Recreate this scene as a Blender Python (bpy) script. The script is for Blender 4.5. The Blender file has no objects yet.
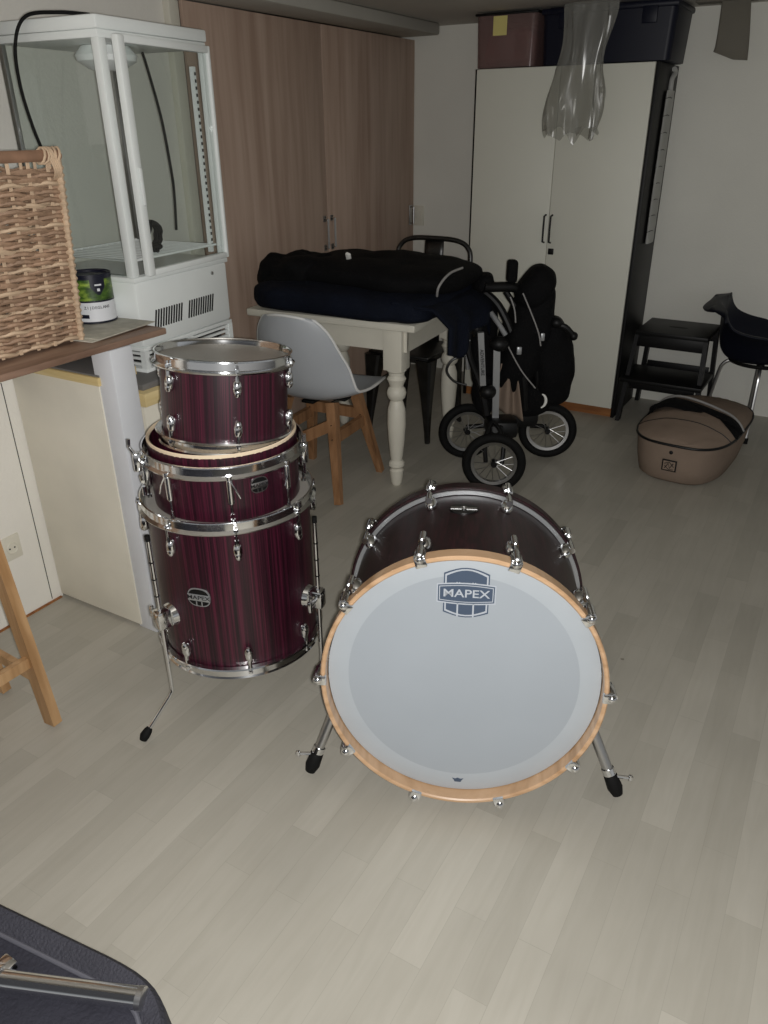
import bpy, bmesh, math, random
from mathutils import Vector, Matrix, noise, Euler
random.seed(7)
PI = math.pi
C = bpy.context.scene.collection
V = Vector

# ------------------------------------------------------------------ materials
def nodes(name):
    m = bpy.data.materials.new(name); m.use_nodes = True
    nt = m.node_tree; b = nt.nodes['Principled BSDF']
    return m, nt, b
def srgb(r, g, b):
    f = lambda c: (c/255/12.92 if c/255 <= .04045 else ((c/255+.055)/1.055)**2.4)
    return (f(r), f(g), f(b), 1)
def mat(name, col, rough=.5, metal=0, noise_amt=0, nscale=8, bump=0, bscale=60, coat=0, stretch=(1,1,1), spec=.5, sheen=0):
    m, nt, b = nodes(name)
    b.inputs['Base Color'].default_value = col
    b.inputs['Roughness'].default_value = rough
    b.inputs['Metallic'].default_value = metal
    b.inputs['Coat Weight'].default_value = coat
    b.inputs['Coat Roughness'].default_value = .1
    b.inputs['Specular IOR Level'].default_value = spec
    if sheen: b.inputs['Sheen Weight'].default_value = sheen
    L = nt.links
    if noise_amt or bump:
        tc = nt.nodes.new('ShaderNodeTexCoord'); mp = nt.nodes.new('ShaderNodeMapping')
        mp.inputs['Scale'].default_value = stretch
        L.new(tc.outputs['Object'], mp.inputs['Vector'])
    if noise_amt:
        n = nt.nodes.new('ShaderNodeTexNoise'); n.inputs['Scale'].default_value = nscale; n.inputs['Detail'].default_value = 5
        L.new(mp.outputs[0], n.inputs['Vector'])
        r = nt.nodes.new('ShaderNodeValToRGB')
        r.color_ramp.elements[0].position = .3; r.color_ramp.elements[1].position = .7
        r.color_ramp.elements[0].color = tuple(c*(1-noise_amt) for c in col[:3])+(1,)
        r.color_ramp.elements[1].color = tuple(min(1, c*(1+noise_amt*.6)) for c in col[:3])+(1,)
        L.new(n.outputs['Fac'], r.inputs[0]); L.new(r.outputs[0], b.inputs['Base Color'])
    if bump:
        n2 = nt.nodes.new('ShaderNodeTexNoise'); n2.inputs['Scale'].default_value = bscale; n2.inputs['Detail'].default_value = 4
        L.new(mp.outputs[0], n2.inputs['Vector'])
        bp = nt.nodes.new('ShaderNodeBump'); bp.inputs['Strength'].default_value = bump; bp.inputs['Distance'].default_value = .01
        L.new(n2.outputs['Fac'], bp.inputs['Height']); L.new(bp.outputs[0], b.inputs['Normal'])
    return m
def grain_mat(name, c0, c1, c2, stretch, scale, rough=.4, coat=0, detail=6, p=(.3, .5, .7)):
    m, nt, b = nodes(name); L = nt.links
    tc = nt.nodes.new('ShaderNodeTexCoord'); mp = nt.nodes.new('ShaderNodeMapping'); mp.inputs['Scale'].default_value = stretch
    L.new(tc.outputs['Object'], mp.inputs['Vector'])
    n = nt.nodes.new('ShaderNodeTexNoise'); n.inputs['Scale'].default_value = scale; n.inputs['Detail'].default_value = detail
    n.inputs['Distortion'].default_value = .3
    L.new(mp.outputs[0], n.inputs['Vector'])
    r = nt.nodes.new('ShaderNodeValToRGB'); e = r.color_ramp.elements
    e[0].position = p[0]; e[0].color = c0; e[1].position = p[2]; e[1].color = c2
    k = e.new(p[1]); k.color = c1
    L.new(n.outputs['Fac'], r.inputs[0]); L.new(r.outputs[0], b.inputs['Base Color'])
    b.inputs['Roughness'].default_value = rough; b.inputs['Coat Weight'].default_value = coat; b.inputs['Coat Roughness'].default_value = .15
    return m
def clear_mat(name, tint, gloss=.12, rough=.02, haze=0, haze_col=(1,1,1,1)):
    m = bpy.data.materials.new(name); m.use_nodes = True; nt = m.node_tree; L = nt.links
    for n in list(nt.nodes): nt.nodes.remove(n)
    out = nt.nodes.new('ShaderNodeOutputMaterial'); tr = nt.nodes.new('ShaderNodeBsdfTransparent'); tr.inputs[0].default_value = tint
    gl = nt.nodes.new('ShaderNodeBsdfGlossy'); gl.inputs['Roughness'].default_value = rough
    lw = nt.nodes.new('ShaderNodeLayerWeight'); lw.inputs[0].default_value = .5
    pw = nt.nodes.new('ShaderNodeMath'); pw.operation = 'POWER'; pw.inputs[1].default_value = 5; L.new(lw.outputs['Facing'], pw.inputs[0])
    ml = nt.nodes.new('ShaderNodeMath'); ml.operation = 'MULTIPLY_ADD'; ml.inputs[1].default_value = .7; ml.inputs[2].default_value = gloss*.3; L.new(pw.outputs[0], ml.inputs[0])
    mx = nt.nodes.new('ShaderNodeMixShader'); L.new(ml.outputs[0], mx.inputs[0])
    base = tr.outputs[0]
    if haze:
        df = nt.nodes.new('ShaderNodeBsdfDiffuse'); df.inputs[0].default_value = haze_col
        m2 = nt.nodes.new('ShaderNodeMixShader'); m2.inputs[0].default_value = haze
        L.new(tr.outputs[0], m2.inputs[1]); L.new(df.outputs[0], m2.inputs[2]); base = m2.outputs[0]
    L.new(base, mx.inputs[1]); L.new(gl.outputs[0], mx.inputs[2]); L.new(mx.outputs[0], out.inputs[0])
    return m

def floor_mat():
    m, nt, b = nodes('laminate'); L = nt.links
    tc = nt.nodes.new('ShaderNodeTexCoord'); mp = nt.nodes.new('ShaderNodeMapping'); mp.inputs['Rotation'].default_value = (0, 0, PI/2)
    L.new(tc.outputs['Object'], mp.inputs['Vector'])
    br = nt.nodes.new('ShaderNodeTexBrick'); br.offset = .37; br.offset_frequency = 2
    br.inputs['Color1'].default_value = srgb(186, 182, 171); br.inputs['Color2'].default_value = srgb(174, 170, 159)
    br.inputs['Mortar'].default_value = srgb(166, 162, 151)
    br.inputs['Scale'].default_value = 1; br.inputs['Mortar Size'].default_value = .0007; br.inputs['Mortar Smooth'].default_value = .6
    br.inputs['Brick Width'].default_value = .43; br.inputs['Row Height'].default_value = .072
    L.new(mp.outputs[0], br.inputs['Vector'])
    mp2 = nt.nodes.new('ShaderNodeMapping'); mp2.inputs['Scale'].default_value = (14, 1.6, 1)
    L.new(tc.outputs['Object'], mp2.inputs['Vector'])
    n = nt.nodes.new('ShaderNodeTexNoise'); n.inputs['Scale'].default_value = 2.2; n.inputs['Detail'].default_value = 7; n.inputs['Distortion'].default_value = 1.2
    L.new(mp2.outputs[0], n.inputs['Vector'])
    r = nt.nodes.new('ShaderNodeValToRGB'); r.color_ramp.elements[0].position = .3; r.color_ramp.elements[1].position = .65
    r.color_ramp.elements[0].color = (.93, .925, .915, 1); r.color_ramp.elements[1].color = (1, 1, 1, 1)
    L.new(n.outputs['Fac'], r.inputs[0])
    mx = nt.nodes.new('ShaderNodeMix'); mx.data_type = 'RGBA'; mx.blend_type = 'MULTIPLY'; mx.inputs[0].default_value = 1
    L.new(br.outputs['Color'], mx.inputs[6]); L.new(r.outputs[0], mx.inputs[7])
    # wear: large smudges and small dark scuffs
    n3 = nt.nodes.new('ShaderNodeTexNoise'); n3.inputs['Scale'].default_value = 2.3; n3.inputs['Detail'].default_value = 5
    L.new(tc.outputs['Object'], n3.inputs['Vector'])
    r3 = nt.nodes.new('ShaderNodeValToRGB'); r3.color_ramp.elements[0].position = .3; r3.color_ramp.elements[1].position = .6
    r3.color_ramp.elements[0].color = (.9, .9, .9, 1); r3.color_ramp.elements[1].color = (1, 1, 1, 1)
    L.new(n3.outputs['Fac'], r3.inputs[0])
    mx2 = nt.nodes.new('ShaderNodeMix'); mx2.data_type = 'RGBA'; mx2.blend_type = 'MULTIPLY'; mx2.inputs[0].default_value = 1
    L.new(mx.outputs[2], mx2.inputs[6]); L.new(r3.outputs[0], mx2.inputs[7])
    vo = nt.nodes.new('ShaderNodeTexVoronoi'); vo.inputs['Scale'].default_value = 4.5; vo.inputs['Randomness'].default_value = 1
    L.new(tc.outputs['Object'], vo.inputs['Vector'])
    n4 = nt.nodes.new('ShaderNodeTexNoise'); n4.inputs['Scale'].default_value = 60
    L.new(tc.outputs['Object'], n4.inputs['Vector'])
    ad = nt.nodes.new('ShaderNodeMath'); ad.operation = 'MULTIPLY_ADD'; ad.inputs[1].default_value = .06
    L.new(n4.outputs['Fac'], ad.inputs[0]); L.new(vo.outputs['Distance'], ad.inputs[2])
    r4 = nt.nodes.new('ShaderNodeValToRGB'); r4.color_ramp.elements[0].position = .046; r4.color_ramp.elements[1].position = .052
    r4.color_ramp.elements[0].color = (.35, .34, .31, 1); r4.color_ramp.elements[1].color = (1, 1, 1, 1)
    L.new(ad.outputs[0], r4.inputs[0])
    mx3 = nt.nodes.new('ShaderNodeMix'); mx3.data_type = 'RGBA'; mx3.blend_type = 'MULTIPLY'; mx3.inputs[0].default_value = .7
    L.new(mx2.outputs[2], mx3.inputs[6]); L.new(r4.outputs[0], mx3.inputs[7])
    L.new(mx3.outputs[2], b.inputs['Base Color'])
    b.inputs['Roughness'].default_value = .42; b.inputs['Specular IOR Level'].default_value = .35
    return m

M = {}
M['floor'] = floor_mat()
M['wall'] = mat('wall_paint', srgb(232, 231, 222), .7, noise_amt=.05, nscale=2, bump=.15, bscale=90)
M['wall_near'] = mat('wall_paint_left', srgb(236, 233, 225), .7, noise_amt=.06, nscale=3, bump=.12, bscale=90)
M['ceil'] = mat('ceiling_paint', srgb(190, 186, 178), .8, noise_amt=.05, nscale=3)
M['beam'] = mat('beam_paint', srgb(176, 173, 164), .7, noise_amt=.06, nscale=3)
M['plywood'] = grain_mat('plywood', srgb(172, 146, 129), srgb(188, 163, 146), srgb(200, 176, 159), (12, 12, .8), 1.6, .55, detail=8)
M['wood_top'] = grain_mat('bench_wood', srgb(118, 92, 76), srgb(148, 120, 102), srgb(168, 140, 120), (8, 1, 8), 3, .5)
M['pine'] = grain_mat('pine', srgb(160, 122, 82), srgb(182, 144, 102), srgb(196, 160, 118), (30, 30, 2), 1.2, .45)
M['beech'] = grain_mat('beech', srgb(126, 90, 60), srgb(152, 112, 78), srgb(170, 128, 92), (30, 30, 3), 1.2, .45)
M['maple'] = grain_mat('maple_hoop', srgb(172, 136, 100), srgb(194, 158, 122), srgb(208, 174, 140), (4, 4, 30), 1.5, .35, coat=.4)
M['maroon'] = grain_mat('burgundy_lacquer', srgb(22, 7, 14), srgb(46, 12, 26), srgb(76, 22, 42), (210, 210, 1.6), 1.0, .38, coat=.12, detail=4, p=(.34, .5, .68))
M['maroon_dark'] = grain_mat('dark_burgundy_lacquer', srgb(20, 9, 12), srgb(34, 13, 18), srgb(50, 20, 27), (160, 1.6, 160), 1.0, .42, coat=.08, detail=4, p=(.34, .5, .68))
M['cream'] = mat('bearing_edge_wood', srgb(226, 206, 178), .5)
M['chrome'] = mat('chrome', (.82, .83, .84, 1), .13, 1)
M['steel'] = mat('satin_steel', (.55, .55, .55, 1), .32, 1)
M['gunmetal'] = mat('gunmetal', (.09, .09, .09, 1), .38, 1, noise_amt=.2, nscale=20)
M['head_clear'] = mat('drum_head_film', srgb(152, 148, 142), .3, noise_amt=.1, nscale=6)
M['head_white'] = mat('coated_head', srgb(160, 167, 174), .5, noise_amt=.03, nscale=5)
M['head_band'] = mat('coated_head_outer', srgb(172, 179, 185), .45, noise_amt=.04, nscale=9)
M['logo'] = mat('logo_blue_grey', srgb(66, 80, 100), .5)
M['logo_line'] = mat('logo_pale', srgb(176, 182, 190), .5)
M['black'] = mat('black_plastic', srgb(10, 10, 11), .5, spec=.35)
M['rubber'] = mat('black_rubber', srgb(11, 11, 11), .75, spec=.25)
M['fabric_black'] = mat('black_fabric', srgb(8, 8, 10), .85, noise_amt=.3, nscale=14, bump=.4, bscale=120, spec=.2)
M['fabric_bag'] = mat('charcoal_bag_fabric', srgb(58, 58, 66), .75, noise_amt=.22, nscale=10, bump=.5, bscale=200, spec=.3)
M['bag_piping'] = mat('bag_piping', srgb(82, 82, 90), .7)
M['fabric_bag_in'] = mat('charcoal_bag_lining', srgb(46, 46, 54), .85, noise_amt=.22, nscale=8, bump=.4, bscale=140, spec=.2)
M['fabric_navy'] = mat('navy_fabric', srgb(10, 16, 30), .85, noise_amt=.3, nscale=10, bump=.4, bscale=110, spec=.2)
M['fabric_beige'] = mat('beige_fabric', srgb(142, 125, 111), .85, noise_amt=.1, nscale=9, bump=.3, bscale=260, spec=.2)
M['piping'] = mat('grey_piping', srgb(150, 148, 146), .6)
M['white_paint'] = mat('white_painted_wood', srgb(222, 218, 204), .45, noise_amt=.05, nscale=8)
M['white_metal'] = mat('white_enamel', srgb(232, 236, 234), .4, noise_amt=.03, nscale=6)
M['white_post'] = mat('white_post_paint', srgb(216, 218, 222), .45, noise_amt=.05, nscale=5)
M['panel'] = mat('worn_white_panel', srgb(226, 221, 206), .6, noise_amt=.08, nscale=5)
M['door_white'] = mat('white_laminate', srgb(226, 226, 214), .5, noise_amt=.02, nscale=4)
M['shell_grey'] = mat('pale_grey_shell', srgb(180, 184, 189), .4)
M['shell_rim'] = mat('shell_edge', srgb(228, 228, 226), .4)
M['navy_plastic'] = mat('navy_plastic', srgb(12, 16, 34), .45, spec=.3)
M['navy_shell'] = mat('navy_chair_shell', srgb(9, 13, 28), .55, spec=.3)
M['worktop'] = mat('grey_worktop', srgb(110, 108, 106), .5, noise_amt=.12, nscale=9)
M['strip'] = grain_mat('pale_edge_wood', srgb(196, 172, 116), srgb(212, 190, 138), srgb(222, 202, 152), (2, 2, 30), 1.5, .5)
M['wicker'] = mat('willow', srgb(164, 134, 110), .6, noise_amt=.32, nscale=22, bump=.2, bscale=90)
M['wicker_pale'] = mat('pale_willow', srgb(200, 174, 146), .6, noise_amt=.2, nscale=25)
M['wicker_dark'] = mat('rim_willow', srgb(142, 110, 88), .55, noise_amt=.25, nscale=18)
M['paper'] = mat('grey_paper', srgb(186, 182, 168), .6, noise_amt=.2, nscale=30)
M['can_white'] = mat('can_label_white', srgb(220, 222, 226), .4)
M['can_green'] = grain_mat('can_label_green', srgb(20, 34, 16), srgb(66, 96, 34), srgb(150, 176, 70), (30, 30, 60), .8, .4, detail=3)
M['can_dark'] = mat('can_label_dark', srgb(22, 24, 40), .35)
M['note'] = mat('sticky_note', srgb(218, 206, 130), .7)
M['plinth'] = grain_mat('plinth_wood', srgb(132, 82, 44), srgb(154, 100, 56), srgb(168, 114, 66), (2, 20, 20), 2, .5)
M['gap'] = mat('dark_gap', srgb(20, 18, 17), .8)
M['cardboard'] = mat('grey_board', srgb(112, 108, 98), .8, noise_amt=.1, nscale=6)
M['pink_cloth'] = mat('red_pink_cloth', srgb(150, 66, 72), .9, noise_amt=.4, nscale=14)
M['strip_cloth'] = mat('pale_padding', srgb(176, 176, 172), .7, noise_amt=.08, nscale=12)
M['reflector'] = mat('pale_reflective_tape', srgb(235, 235, 230), .4)
M['glass'] = clear_mat('fridge_glass', (.97, .985, .98, 1))
M['bin_clear'] = clear_mat('clear_bin_plastic', (.72, .58, .58, 1), haze=.28, haze_col=srgb(176, 150, 146), rough=.12)
M['bag_clear'] = clear_mat('plastic_bag_film', (.82, .82, .80, 1), haze=.26, haze_col=srgb(190, 190, 184), rough=.2)
M['socket'] = mat('socket_plastic', srgb(222, 218, 204), .4)
M['lettering'] = mat('black_lettering', srgb(24, 24, 26), .5)
M['silver_plastic'] = mat('silver_paint', srgb(170, 172, 174), .35, .6)

# ------------------------------------------------------------------ mesh builder
class MB:
    def __init__(s, X=None):
        s.bm = bmesh.new(); s.X = X or Matrix(); s.mi = 0
    def _fin(s, vs, fs):
        for v in vs: v.co = s.X @ v.co
        for f in fs: f.material_index = s.mi
    def faces(s, pts, fcs):
        vs = [s.bm.verts.new(V(p)) for p in pts]; fs = []
        for f in fcs:
            try: fs.append(s.bm.faces.new([vs[i] for i in f]))
            except ValueError: pass
        s._fin(vs, fs); return s
    def box(s, c, d, bev=0, R=None, seg=2):
        r = bmesh.ops.create_cube(s.bm, size=1); vs = r['verts']
        for v in vs: v.co = V((v.co.x*d[0], v.co.y*d[1], v.co.z*d[2]))
        fs = list({f for v in vs for f in v.link_faces})
        if bev:
            es = list({e for v in vs for e in v.link_edges})
            o = bmesh.ops.bevel(s.bm, geom=es, offset=bev, segments=seg, affect='EDGES', profile=.5)
            vs = list({v for f in o['faces'] for v in f.verts} | {v for v in vs if v.is_valid})
            fs = list({f for v in vs for f in v.link_faces})
        for v in vs:
            if R: v.co = R @ v.co
            v.co += V(c)
        s._fin(vs, fs); return s
    def bx(s, x0, x1, y0, y1, z0, z1, bev=0):
        return s.box(((x0+x1)/2, (y0+y1)/2, (z0+z1)/2), (x1-x0, y1-y0, z1-z0), bev)
    def rings(s, rings, closed=True, cap=True, loop=False):
        n = len(rings[0]); pts = [p for r in rings for p in r]; f = []
        m = len(rings)
        for i in range(m if loop else m-1):
            for j in range(n if closed else n-1):
                a = i*n+j; b = i*n+(j+1) % n; c = ((i+1) % m)*n+(j+1) % n; d = ((i+1) % m)*n+j
                f.append((a, b, c, d))
        if cap and closed and not loop:
            f.append(tuple(range(n-1, -1, -1))); f.append(tuple((m-1)*n+j for j in range(n)))
        return s.faces(pts, f)
    def tube(s, pts, r, seg=10, loop=False, sub=0):
        pts = [V(p) for p in pts]
        rs = r if isinstance(r, (list, tuple)) else [r]*len(pts)
        if sub:   # catmull-rom
            q = []; qr = []; n = len(pts)
            rng = range(n if loop else n-1)
            for i in rng:
                p0 = pts[(i-1) % n] if (loop or i) else pts[0]; p1 = pts[i]; p2 = pts[(i+1) % n]
                p3 = pts[(i+2) % n] if (loop or i+2 < n) else pts[-1]
                for k in range(sub):
                    t = k/sub
                    q.append(.5*((2*p1)+(p2-p0)*t+(2*p0-5*p1+4*p2-p3)*t*t+(3*p1-p0-3*p2+p3)*t**3))
                    qr.append(rs[i]*(1-t)+rs[(i+1) % n]*t)
            if not loop: q.append(pts[-1]); qr.append(rs[-1])
            pts, rs = q, qr
        n = len(pts); out = []; nrm = None
        for i, p in enumerate(pts):
            a = pts[(i-1) % n] if (loop or i) else p; b = pts[(i+1) % n] if (loop or i < n-1) else p
            t = (b-a)
            t = t.normalized() if t.length > 1e-9 else V((0, 0, 1))
            if nrm is None:
                nrm = t.cross(V((0, 0, 1)) if abs(t.z) < .95 else V((1, 0, 0))).normalized()
            else:
                nrm = (nrm - t*nrm.dot(t))
                nrm = nrm.normalized() if nrm.length > 1e-6 else t.orthogonal().normalized()
            bi = t.cross(nrm)
            out.append([p+(nrm*math.cos(2*PI*k/seg)+bi*math.sin(2*PI*k/seg))*rs[i] for k in range(seg)])
        return s.rings(out, loop=loop)
    def cyl(s, p0, p1, r0, r1=None, seg=20):
        return s.tube([p0, p1], [r0, r0 if r1 is None else r1], seg)
    def lathe(s, prof, seg=48, c=(0, 0, 0), cap=False, loop=False):
        c = V(c)
        R = [[c+V((r*math.cos(2*PI*k/seg), r*math.sin(2*PI*k/seg), z)) for k in range(seg)] for r, z in prof]
        return s.rings(R, cap=cap, loop=loop)
    def ring(s, r0, r1, z0, z1, seg=72, b=.0015):
        return s.lathe([(r0, z0+b), (r0+b, z0), (r1-b, z0), (r1, z0+b), (r1, z1-b), (r1-b, z1), (r0+b, z1), (r0, z1-b)], seg, loop=True)
    def sph(s, c, r, seg=16):
        a = r if isinstance(r, (list, tuple)) else (r, r, r); c = V(c)
        R = []
        n = seg//2
        for i in range(n+1):
            th = PI*(.02+.96*i/n)
            R.append([c+V((a[0]*math.sin(th)*math.cos(2*PI*k/seg), a[1]*math.sin(th)*math.sin(2*PI*k/seg), -a[2]*math.cos(th))) for k in range(seg)])
        return s.rings(R)
    def sup(s, c, a, e1=.5, e2=.5, seg=40, amp=0, freq=6, R=None, seed=0, zmin=None):
        c = V(c); out = []; sg = lambda x, e: math.copysign(abs(x)**e, x); n = seg//2
        for i in range(n+1):
            th = -PI/2*.985+PI*.985*i/n; row = []
            for k in range(seg):
                ph = 2*PI*k/seg
                p = V((a[0]*sg(math.cos(th), e1)*sg(math.cos(ph), e2), a[1]*sg(math.cos(th), e1)*sg(math.sin(ph), e2), a[2]*sg(math.sin(th), e1)))
                if amp:
                    d = noise.noise(p*freq+V((seed, seed*2, 3)))+.5*noise.noise(p*freq*2.3+V((seed, 0, 3)))
                    p += p.normalized()*d*amp
                if R: p = R @ p
                p = p+c
                if zmin is not None and p.z < zmin: p.z = zmin
                row.append(p)
            out.append(row)
        return s.rings(out)
    def prism(s, poly, z0, z1):
        n = len(poly)
        return s.rings([[V((x, y, z0)) for x, y in poly], [V((x, y, z1)) for x, y in poly]])
    def grid(s, fn, nu, nv):
        return s.rings([[V(fn(i/nu, j/nv)) for j in range(nv+1)] for i in range(nu+1)], closed=False)
    def build(s, name, mats, parent=None, ang=35, smooth=True, solid=0, sub=0):
        bmesh.ops.recalc_face_normals(s.bm, faces=s.bm.faces[:])
        me = bpy.data.meshes.new(name); s.bm.to_mesh(me); s.bm.free()
        for m in (mats if isinstance(mats, (list, tuple)) else [mats]): me.materials.append(M[m])
        if smooth:
            for p in me.polygons: p.use_smooth = True
            try: me.set_sharp_from_angle(angle=math.radians(ang))
            except Exception: pass
        o = bpy.data.objects.new(name, me); C.objects.link(o)
        if parent: o.parent = parent
        if solid:
            md = o.modifiers.new('thickness', 'SOLIDIFY'); md.thickness = solid; md.offset = 0
        if sub:
            md = o.modifiers.new('smooth', 'SUBSURF'); md.levels = sub; md.render_levels = sub
        return o
def tag(o, label, cat, group=None):
    o['label'] = label; o['category'] = cat
    if group: o['group'] = group
    return o
def thing(name, label, cat, loc=(0, 0, 0), rz=0, group=None):
    o = bpy.data.objects.new(name, None); C.objects.link(o); o.empty_display_size = .1
    o.location = loc; o.rotation_euler = (0, 0, rz)
    return tag(o, label, cat, group)
def struct(name, mb, m, **k):
    o = mb.build(name, m, **k); o['kind'] = 'structure'; return o
def text(s, size, m, parent, X, name='lettering', ext=.0003, wide=1):
    cu = bpy.data.curves.new(name, 'FONT'); cu.body = s; cu.size = size; cu.extrude = ext; cu.align_x = 'CENTER'; cu.align_y = 'CENTER'
    cu.offset = size*.010
    t = bpy.data.objects.new('tmp', cu); C.objects.link(t)
    dg = bpy.context.evaluated_depsgraph_get(); dg.update()
    me = bpy.data.meshes.new_from_object(t.evaluated_get(dg)); bpy.data.objects.remove(t)
    me.transform(X @ Matrix.Diagonal((wide, 1, 1, 1))); me.materials.clear(); me.materials.append(M[m])
    o = bpy.data.objects.new(name, me); C.objects.link(o)
    if parent: o.parent = parent
    return o
def T(x, y, z): return Matrix.Translation((x, y, z))
def RZ(a): return Matrix.Rotation(a, 4, 'Z')
def RX(a): return Matrix.Rotation(a, 4, 'X')
def RY(a): return Matrix.Rotation(a, 4, 'Y')

# ------------------------------------------------------------------ the room
ZC = 2.02; YB = 4.70
struct('floor', MB().bx(-3.1, 2.2, -1.2, 4.85, -.06, 0), 'floor')
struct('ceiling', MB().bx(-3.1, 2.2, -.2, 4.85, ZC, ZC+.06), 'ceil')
struct('wall_back', MB().bx(-3.1, 2.2, YB, YB+.1, 0, ZC), 'wall')
struct('wall_left', MB().prism([(-2.19, -1.2), (-2.19, 1.435), (-2.57, 1.435), (-2.57, 2.735), (-3.0, 2.735), (-3.0, YB), (-3.1, YB), (-3.1, -1.2)], 0, ZC), 'wall_near')
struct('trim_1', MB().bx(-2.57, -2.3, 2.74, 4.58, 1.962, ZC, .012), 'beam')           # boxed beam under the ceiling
struct('trim_2', MB().bx(-2.57, -2.535, 2.675, 2.73, 0, 1.955, .004), 'white_paint')   # white upright board beside the plywood doors
struct('trim_3', MB().bx(-2.1895, -2.185, -1.0, 1.386, .012, .80), 'wall_near')         # thin boarding on the near wall
struct('trim_4', MB().bx(-2.1895, -2.187, 1.386, 1.3905, .012, .80), 'gap')   # dark joint beside it
struct('trim_5', MB().bx(-2.1895, -2.181, -1.0, 1.425, 0, .005), 'plinth')      # dark joint at the floor

# plywood wall cupboard
t = thing('plywood_cupboard', 'tall plywood wall cupboard with two brown doors under the ceiling beam', 'cupboard', (-2.545, 3.72, 0))
MB().bx(-.42, -.003, -.97, .965, 0, 1.955).build('body', 'gap', t)
for y0, y1, hy in ((-.98, -.012, -.045), (-.006, .975, .022)):
    d = MB().bx(0, .02, y0, y1, .02, 1.957, .0015).build('door', 'plywood', t)
    h = MB(); hz = .98
    h.tube([(.02, hy, hz-.075), (.045, hy, hz-.075), (.045, hy, hz+.075), (.02, hy, hz+.075)], .006, 8)
    h.box((.0225, hy, hz-.075), (.004, .026, .03)); h.box((.0225, hy, hz+.075), (.004, .026, .03))
    h.build('handle', 'steel', d)
b = MB().box((.022, .935, .99), (.006, .04, .12), .002); b.tube([(.025, .935, .94), (.045, .935, .94), (.045, .935, 1.04), (.025, .935, 1.04)], .006, 8)
b.build('handle', 'steel', t)
# light switch on the back wall
t = thing('light_switch', 'white light switch on the back wall beside the plywood cupboard', 'switch', (-2.485, YB, .985))
MB().box((0, -.005, 0), (.075, .01, .12), .003).build('plate', 'socket', t)
MB().box((0, -.012, 0), (.04, .006, .06), .002, R=Matrix.Rotation(.1, 3, 'X')).build('rocker', 'socket', t)
# wall outlet
t = thing('wall_outlet', 'white power socket on the left wall behind the pine stool', 'outlet', (-2.187, 1.255, .27), PI/2)
MB().box((0, -.004, 0), (.13, .008, .085), .003).build('plate', 'socket', t)
for x in (-.031, .031):
    b = MB(T(x, -.008, 0) @ RX(PI/2)); b.ring(.017, .021, -.0, .004, 24); b.cyl((0, 0, .0005), (0, 0, .001), .017, seg=24)
    b.mi = 1; b.cyl((-.009, 0, .0012), (-.009, 0, .002), .003, seg=8); b.cyl((.009, 0, .0012), (.009, 0, .002), .003, seg=8)
    b.build('socket', ['socket', 'gap'], t)

# ------------------------------------------------------------------ counter, panel, worktop
t = thing('base_cabinet', 'low off-white kitchen cabinet with scuffed end panel and pale wooden edge left of the post', 'cabinet', (-2.16, 2.15, 0))
MB().bx(-.39, .385, -.58, .0, .0, .735, .003).build('body', 'panel', t)
b = MB(); b.bx(-.026, .372, -.722, -.704, .014, .84, .002); b.bx(.354, .372, -.703, -.58, .014, .84, .002); b.build('end_panel', 'panel', t)
MB().bx(-.02, .35, -.70, -.60, 0, .013).build('toe_recess', 'plinth', t)
MB().bx(-.028, .38, -.728, -.582, .841, .866, .002).build('ledge_strip', 'strip', t)
MB().bx(-.028, .378, -.722, -.582, .8665, .872, .001).build('ledge_top', 'worktop', t)
MB().bx(-.4, .395, -.58, .018, .737, .779, .002).build('edge_strip', 'strip', t)
o = MB().bx(-2.556, -1.79, 1.59, 2.15, .78, .8, .003).build('worktop', 'worktop')
tag(o, 'grey worktop under the white glass display fridge', 'worktop')
# slatted crate under fridge
t = thing('slatted_crate', 'white slatted plastic crate carrying the glass display fridge on the worktop', 'crate', (-1.868, 1.689, .80), math.radians(4))
b = MB(); b.bx(-.365, 0, 0, .46, .068, .08, .002); b.bx(-.365, 0, 0, .46, 0, .012, .002)
for x, y in ((-.355, .01), (-.01, .01), (-.355, .45), (-.01, .45), (-.01, .23), (-.18, .01)): b.bx(x-.01, x+.01, y-.01, y+.01, .012, .068)
b.build('frame', 'white_metal', t)
b = MB()
for z in (.026, .044, .06): b.bx(-.362, -.003, .002, .010, z-.004, z+.004); b.bx(-.012, -.003, .012, .45, z-.004, z+.004)
b.build('slats', 'white_metal', t)
MB().bx(-.34, -.03, .03, .43, .014, .066).build('inner_box', 'gap', t)

# display fridge
t = thing('display_fridge', 'white countertop display fridge with glass sides and a door ajar', 'fridge', (-1.868, 1.689, .88), math.radians(4))
W, D, Z0, Z1, ZT = .395, .46, .215, .845, .894
b = MB(); b.bx(-W, 0, 0, D, 0, Z0-.012, .012); b.bx(-W-.004, .004, -.004, D+.004, Z0-.016, Z0, .004)
base = b.build('base_housing', 'white_metal', t)
for y0 in (.07, .235):
    b = MB()
    for k in range(11):
        y = y0+k*.0125; b.box((.0008, y, .078), (.0022, .0058, .058), R=Matrix.Rotation(-.25, 3, 'X'))
    b.build('vent_grille', 'gap', base)
b = MB(T(.003, .37, .175) @ RY(PI/2)); b.cyl((0, 0, 0), (0, 0, .003), .006, seg=12); b.build('lock', 'steel', base)
b = MB()
b.bx(-W-.004, .004, -.004, D+.004, ZT-.034, ZT, .006); b.bx(-W, 0, 0, D, Z1-.005, ZT-.034, .003)
b.build('top_cap', 'white_metal', t)
for x, y in ((-.014, .014), (-W+.012, .012), (-.012, D-.012), (-W+.012, D-.012)):
    b = MB(); w = .028 if (x > -.1 and y < .1) else .016
    b.bx(x-w/2, x+w/2, y-w/2, y+w/2, Z0, Z1-.004, .003); b.build('corner_post', 'white_metal' if (x > -.1) else 'steel', t)
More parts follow.
